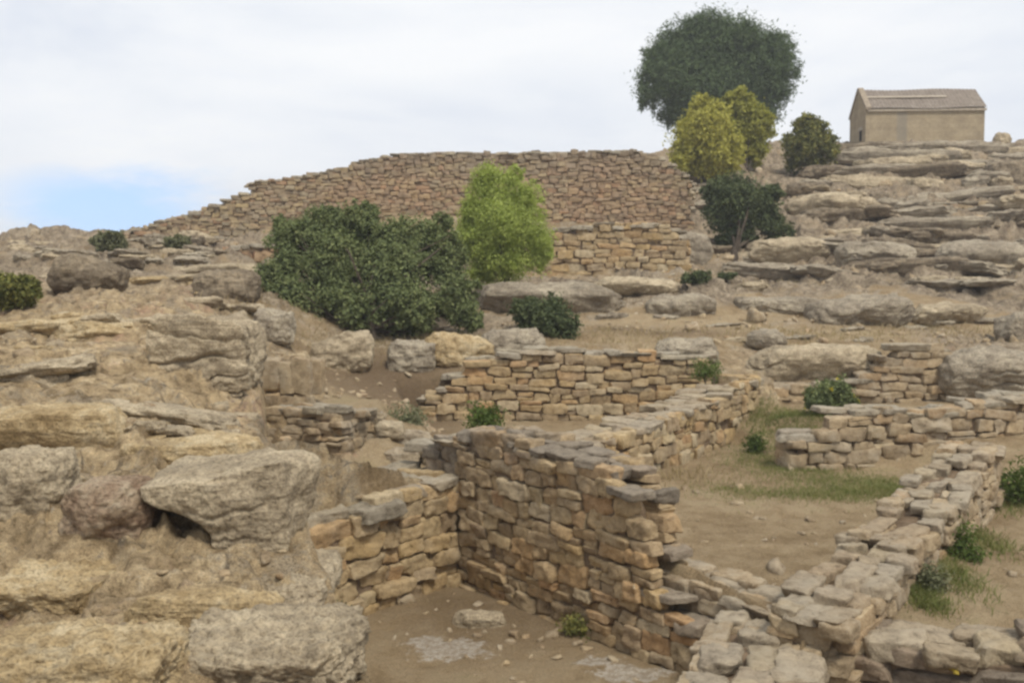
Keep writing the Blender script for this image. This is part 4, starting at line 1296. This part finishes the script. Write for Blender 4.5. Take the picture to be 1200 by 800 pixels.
plant('dark_bush', 'big spreading dark green bush overhanging the earth bank', 'bush', P(428, 405, 20.5),
      [lobe(378, 272, 22.5, 36, 30), lobe(352, 290, 22.2, 34, 30), lobe(412, 270, 22.6, 32, 28), lobe(448, 284, 22.4, 34, 30), lobe(488, 284, 22.3, 32, 34), lobe(516, 308, 22, 30, 34), lobe(400, 312, 21.6, 42, 36), lobe(455, 328, 21.3, 44, 38),
       lobe(328, 322, 21.6, 30, 30), lobe(350, 350, 21.3, 36, 30), lobe(410, 360, 21.0, 40, 32), lobe(475, 362, 20.9, 42, 30), lobe(535, 350, 21.2, 30, 34), lobe(300, 338, 21.6, 18, 16), lobe(552, 372, 21.1, 16, 20), lobe(284, 352, 21.5, 13, 12), lobe(520, 262, 22.6, 14, 16), lobe(330, 268, 22.6, 14, 14), lobe(428, 248, 22.7, 18, 12)],
      M['leaf_oak'], 3600, 36, .085, .05, 6, trunk_r=.07, limbs=26, shell=.7, sig=.12, rough=.5, stems=3)
plant('young_tree', 'bright light green young tree behind the big dark bush', 'tree', P(592, 345, 25.5),
      [lobe(588, 268, 25.5, 46, 54), lobe(582, 220, 25.5, 28, 26), lobe(626, 280, 25.5, 28, 34), lobe(552, 286, 25.5, 26, 36), lobe(590, 312, 25.5, 44, 24), lobe(612, 240, 25.5, 28, 32), lobe(558, 248, 25.5, 22, 26), lobe(634, 300, 25.5, 16, 18), lobe(600, 206, 25.5, 14, 14)], M['leaf_bright'], 1500, 40, .075, .035, 7, trunk_r=.07, limbs=14, sig=.14, rough=.18, shell=.35)
plant('dark_bush', 'small dark shrub hanging over the long coursed wall', 'bush', P(640, 404, 21),
      [lobe(640, 372, 21.2, 34, 26), lobe(656, 386, 20.8, 24, 20), lobe(615, 366, 21.4, 20, 16)], M['leaf_dark'], 420, 34, .08, .045, 8, trunk_r=.05, limbs=6, sig=.13, rough=.4, crown='foliage', trunk='stem')
plant('creeping_shrub', 'flat green mat of leaves on the rock under the round dark oak', 'shrub', hit(818, 331), [lobe(818, 325, 28, 22, 6), lobe(808, 328, 28, 14, 5)], M['leaf_dark'], 90, 30, .08, .05, 9, trunk_r=.02, limbs=3, crown='foliage', trunk='stem')
plant('creeping_shrub', 'tiny green tuft just beside the flat leaf mat', 'shrub', hit(852, 329), [lobe(852, 323, 28, 12, 5)], M['leaf_dark'], 50, 30, .08, .05, 10, trunk_r=.02, limbs=3, crown='foliage', trunk='stem')
plant('flowering_shrub', 'leafy green shrub with yellow flowers under the rock ledge', 'shrub', hit(972, 487),
      [lobe(972, 464, 17, 26, 20), lobe(988, 468, 17, 18, 16), lobe(954, 470, 17, 14, 12)], M['leaf_oak'], 330, 34, .07, .03, 11, trunk_r=.03, limbs=8, crown='foliage', trunk='stem', rough=.45, flower=26)
plant('weed', 'small upright green weed on the grassy room floor by the cross wall', 'weed', hit(884, 531), [lobe(884, 519, 14.6, 9, 11)], M['leaf_weed'], 60, 24, .06, .03, 12, trunk_r=.012, limbs=5, crown='foliage', trunk='stem')
plant('bush', 'grey green bush at the picture edge on the bedrock', 'bush', hit(12, 362), [lobe(8, 342, 17.5, 30, 20), lobe(30, 336, 17.5, 16, 13), lobe(-20, 340, 17.5, 26, 22)], M['leaf_olive'], 420, 34, .075, .04, 13, trunk_r=.04, limbs=6, crown='foliage', trunk='stem', rough=.4)
plant('bush', 'pale dusty bush on the far shoulder of the hill', 'bush', hit(132, 296), [lobe(132, 284, 33, 20, 12), lobe(120, 287, 33, 12, 9)], M['leaf_grey'], 200, 30, .11, .06, 14, trunk_r=.04, limbs=5, crown='foliage', trunk='stem')
plant('bush', 'low pale bush where the fortification crumbles to the slope', 'bush', hit(206, 292), [lobe(206, 284, 33, 14, 8)], M['leaf_grey'], 110, 30, .11, .06, 15, trunk_r=.03, limbs=4, crown='foliage', trunk='stem')
plant('weed', 'dark weed at the foot of the yellow block wall beside the bedrock', 'weed', Zp(399, 748, 0), [lobe(399, 731, 9.0, 10, 17)], M['leaf_dark'], 60, 26, .045, .022, 16, trunk_r=.01, limbs=5, crown='foliage', trunk='stem')
plant('weed', 'green weed growing in the inner corner of the sunken room', 'weed', Zp(534, 672, 0), [lobe(533, 656, 11.0, 6, 14)], M['leaf_weed'], 45, 22, .05, .025, 17, trunk_r=.01, limbs=4, crown='foliage', trunk='stem')
plant('weed', 'dry dark tuft at the foot of the tall golden wall', 'weed', Zp(674, 742, .02), [lobe(674, 733, 9.4, 13, 8)], M['leaf_olive'], 50, 22, .05, .02, 18, trunk_r=.01, limbs=4, crown='foliage', trunk='stem')
plant('weed', 'green plant on top of the tall wall in front of the orange block', 'weed', P(567, 500, 13.2), [lobe(567, 489, 13.2, 19, 9)], M['leaf_weed'], 90, 24, .06, .03, 19, trunk_r=.012, limbs=5, crown='foliage', trunk='stem')
plant('weed', 'sprawling green plant among the fallen blocks', 'weed', P(474, 508, 15), [lobe(470, 494, 15, 20, 12), lobe(488, 488, 15, 12, 12)], M['leaf_grey'], 120, 24, .06, .03, 20, trunk_r=.012, limbs=5, crown='foliage', trunk='stem')
plant('weed', 'bright sprig sprouting where the long coursed wall meets the diagonal wall', 'weed', P(828, 447, 17.6), [lobe(828, 434, 17.6, 13, 9)], M['leaf_weed'], 60, 24, .06, .03, 21, trunk_r=.012, limbs=4, crown='foliage', trunk='stem')
plant('weed', 'tall weed behind the end of the broad pale wall, cut by the picture edge', 'weed', hit(1188, 592), [lobe(1186, 570, 12.2, 16, 22), lobe(1204, 562, 12.2, 14, 26)], M['leaf_weed'], 120, 24, .07, .03, 22, trunk_r=.012, limbs=6, crown='foliage', trunk='stem')
plant('weed', 'leafy weed halfway along the foot of the broad pale wall', 'weed', hit(1122, 652), [lobe(1122, 632, 10.5, 14, 20), lobe(1128, 650, 10.4, 16, 14)], M['leaf_weed'], 110, 24, .055, .025, 23, trunk_r=.012, limbs=6, crown='foliage', trunk='stem')
plant('weed', 'fresh green tuft growing on the wall tops where the broad pale wall starts', 'weed', P(988, 726, 8.3), [lobe(980, 719, 8.3, 18, 6), lobe(1000, 718, 8.3, 14, 6)], M['leaf_weed'], 200, 22, .05, .014, 25, trunk_r=.008, limbs=6, crown='foliage', trunk='stem')
plant('weed', 'dusty weed at the near foot of the broad pale wall', 'weed', hit(1092, 690), [lobe(1090, 680, 9.4, 20, 14)], M['leaf_grey'], 90, 24, .05, .022, 24, trunk_r=.012, limbs=6, crown='foliage', trunk='stem')


def grass(name, label, spots, n_, hgt, mat, seed):
    """spots: picture column, row, spread in metres across and in depth"""
    rng = np.random.default_rng(seed)
    XY = []
    tot = sum(s[4] if len(s) > 4 else 1 for s in spots)
    for s in spots:
        c = hit(s[0], s[1])
        k = int(n_ * (s[4] if len(s) > 4 else 1) / tot)
        XY.append(c[None, :2] + rng.normal(size=(k, 2)) * np.array((s[2], s[3])))
    XY = np.concatenate(XY)
    z, _ = H(XY[:, 0], XY[:, 1])
    N = len(XY)
    b = np.column_stack([XY, z - .01])
    an = rng.uniform(0, 2 * np.pi, N)
    h = hgt * rng.uniform(.35, 1.2, N)
    lean = rng.normal(0, .75, (N, 2)) * h[:, None]
    wd = np.column_stack([np.cos(an), np.sin(an), np.zeros(N)]) * (hgt * .045)
    mid = b + np.column_stack([lean * .35, h * .6])
    tip = b + np.column_stack([lean, h])
    V = np.stack([b - wd, b + wd, mid + wd * .7, tip, mid - wd * .7], 1).reshape(-1, 3)
    i = np.arange(N)[:, None] * 5
    Q = np.concatenate([i + np.array([[0, 1, 2, 4]]), i + np.array([[4, 2, 3, 3]])])
    T3 = np.concatenate([i + np.array([[0, 1, 2]]), i + np.array([[0, 2, 4]]), i + np.array([[4, 2, 3]])])
    o = mesh_obj(name, V, T3, mat, smooth=False)
    return tag(o, label, 'grass', None, 'stuff')


grass('grass', 'patchy green grass on the room floor below the stepped cross wall', [(1010, 572, .5, .45, 2.2), (930, 550, .45, .5, 1.4), (1060, 576, .3, .3, 1), (900, 530, .4, .4, 1), (860, 575, .3, .3, .3), (960, 580, .6, .2, 1)], 15000, .075, M['grass'], 1)
grass('grass', 'green grass in the hollow under the flowering shrub', [(925, 488, .4, .4, 1), (960, 492, .5, .4, 1), (880, 478, .3, .5, .7)], 5000, .10, M['grass'], 2)
grass('grass', 'small green grass tuft at the wall junction', [(985, 718, .10, .06, 1), (970, 720, .06, .05, .6)], 700, .09, M['grass'], 3)
grass('grass', 'thin grass along the foot of the broad pale wall', [(1110, 672, .15, .3, 1), (1140, 628, .15, .4, 1), (1085, 705, .1, .15, .7), (1170, 590, .2, .3, .7)], 4200, .10, M['grass'], 4)
grass('dry_grass', 'straw coloured dry grass scattered over the path and hill terraces', [(1000, 395, 1.2, .6, 1), (900, 395, .8, .6, 1), (1100, 385, 1.2, .6, 1), (860, 335, 1.5, .9, 1), (1100, 335, 2, .8, 1), (740, 395, .8, .6, 1), (300, 300, 2, 2, 1), (180, 300, 2, 2, 1), (430, 404, 1.6, .5, 1.2), (340, 388, .8, .5, .8), (530, 396, .8, .5, .8), (1050, 230, 4, 3, 1.5), (800, 560, .4, .4, .4)], 6500, .16, M['dry_grass'], 5)

grass('dry_grass', 'straw and dead stalks littering the floors of the rooms', [(930, 640, .9, .9, 1), (880, 600, .6, .6, .8), (600, 740, .6, .5, .6), (520, 720, .5, .4, .4), (1140, 660, .4, .8, .6), (450, 480, .8, .8, .5)], 3200, .045, M['dry_grass'], 6)


# loose stones on the ground
def gravel():
    rng = np.random.default_rng(77)
    XY = []
    for px, py, sx, sy, k in [(900, 620, 1.2, 1.6, 70), (600, 745, .8, .8, 60), (240, 690, .7, .5, 60), (1140, 640, .5, 1., 60), (120, 440, 2.5, 2.2, 200), (1000, 390, 3, 1, 220), (900, 330, 4, 2, 240), (1050, 260, 6, 4, 420), (250, 280, 5, 4, 320), (450, 470, 1, .8, 80), (60, 760, .5, .3, 60)]:
        c = hit(px, py)
        XY.append(np.column_stack([c[None, :2] + rng.normal(size=(k, 2)) * (sx, sy), np.full(k, c[1])]))
    A = np.concatenate(XY)
    z, _ = H(A[:, 0], A[:, 1])
    sz = rng.lognormal(0, .5, len(A)) * (.006 + .0013 * A[:, 2])
    S = np.column_stack([sz * rng.uniform(.8, 1.6, len(A)), sz * rng.uniform(.8, 1.3, len(A)), sz * rng.uniform(.4, .8, len(A))])
    V, Q = stones(np.column_stack([A[:, :2], z + S[:, 2] * .2]), S, rng.uniform(0, 6.3, len(A)), m=3, k=8, jit=.45, amp=.2, tilt=.3, seed=5)
    o = mesh_obj('gravel', V, Q, M['tan'])
    tag(o, 'loose small stones scattered over the earth and rock', 'gravel', None, 'stuff')


gravel()


# ------------------------------------------------------------------ thin haze over the whole place
def haze():
    import bmesh
    bm = bmesh.new()
    bmesh.ops.create_cube(bm, size=1.0)
    lo, hi = np.array((-1700., -1700., -14.)), np.array((1700., 1700., 24.))
    for v in bm.verts:
        v.co = [lo[i] if v.co[i] < 0 else hi[i] for i in range(3)]
    me = bpy.data.meshes.new('haze')
    bm.to_mesh(me); bm.free()
    m = bpy.data.materials.new('haze')
    m.use_nodes = True
    n = NT(m.node_tree)
    v = n.n('ShaderNodeVolumePrincipled', {'Color': (.86, .90, .97), 'Density': HAZE})
    n.n('ShaderNodeOutputMaterial', {1: v.outputs[0]})
    me.materials.append(m)
    o = bpy.data.objects.new('haze', me)
    COL.objects.link(o)
    o['kind'] = 'stuff'
    o['label'] = 'thin pale haze hanging over the whole hillside'
    o['category'] = 'haze'


HAZE = 0.0012
haze()
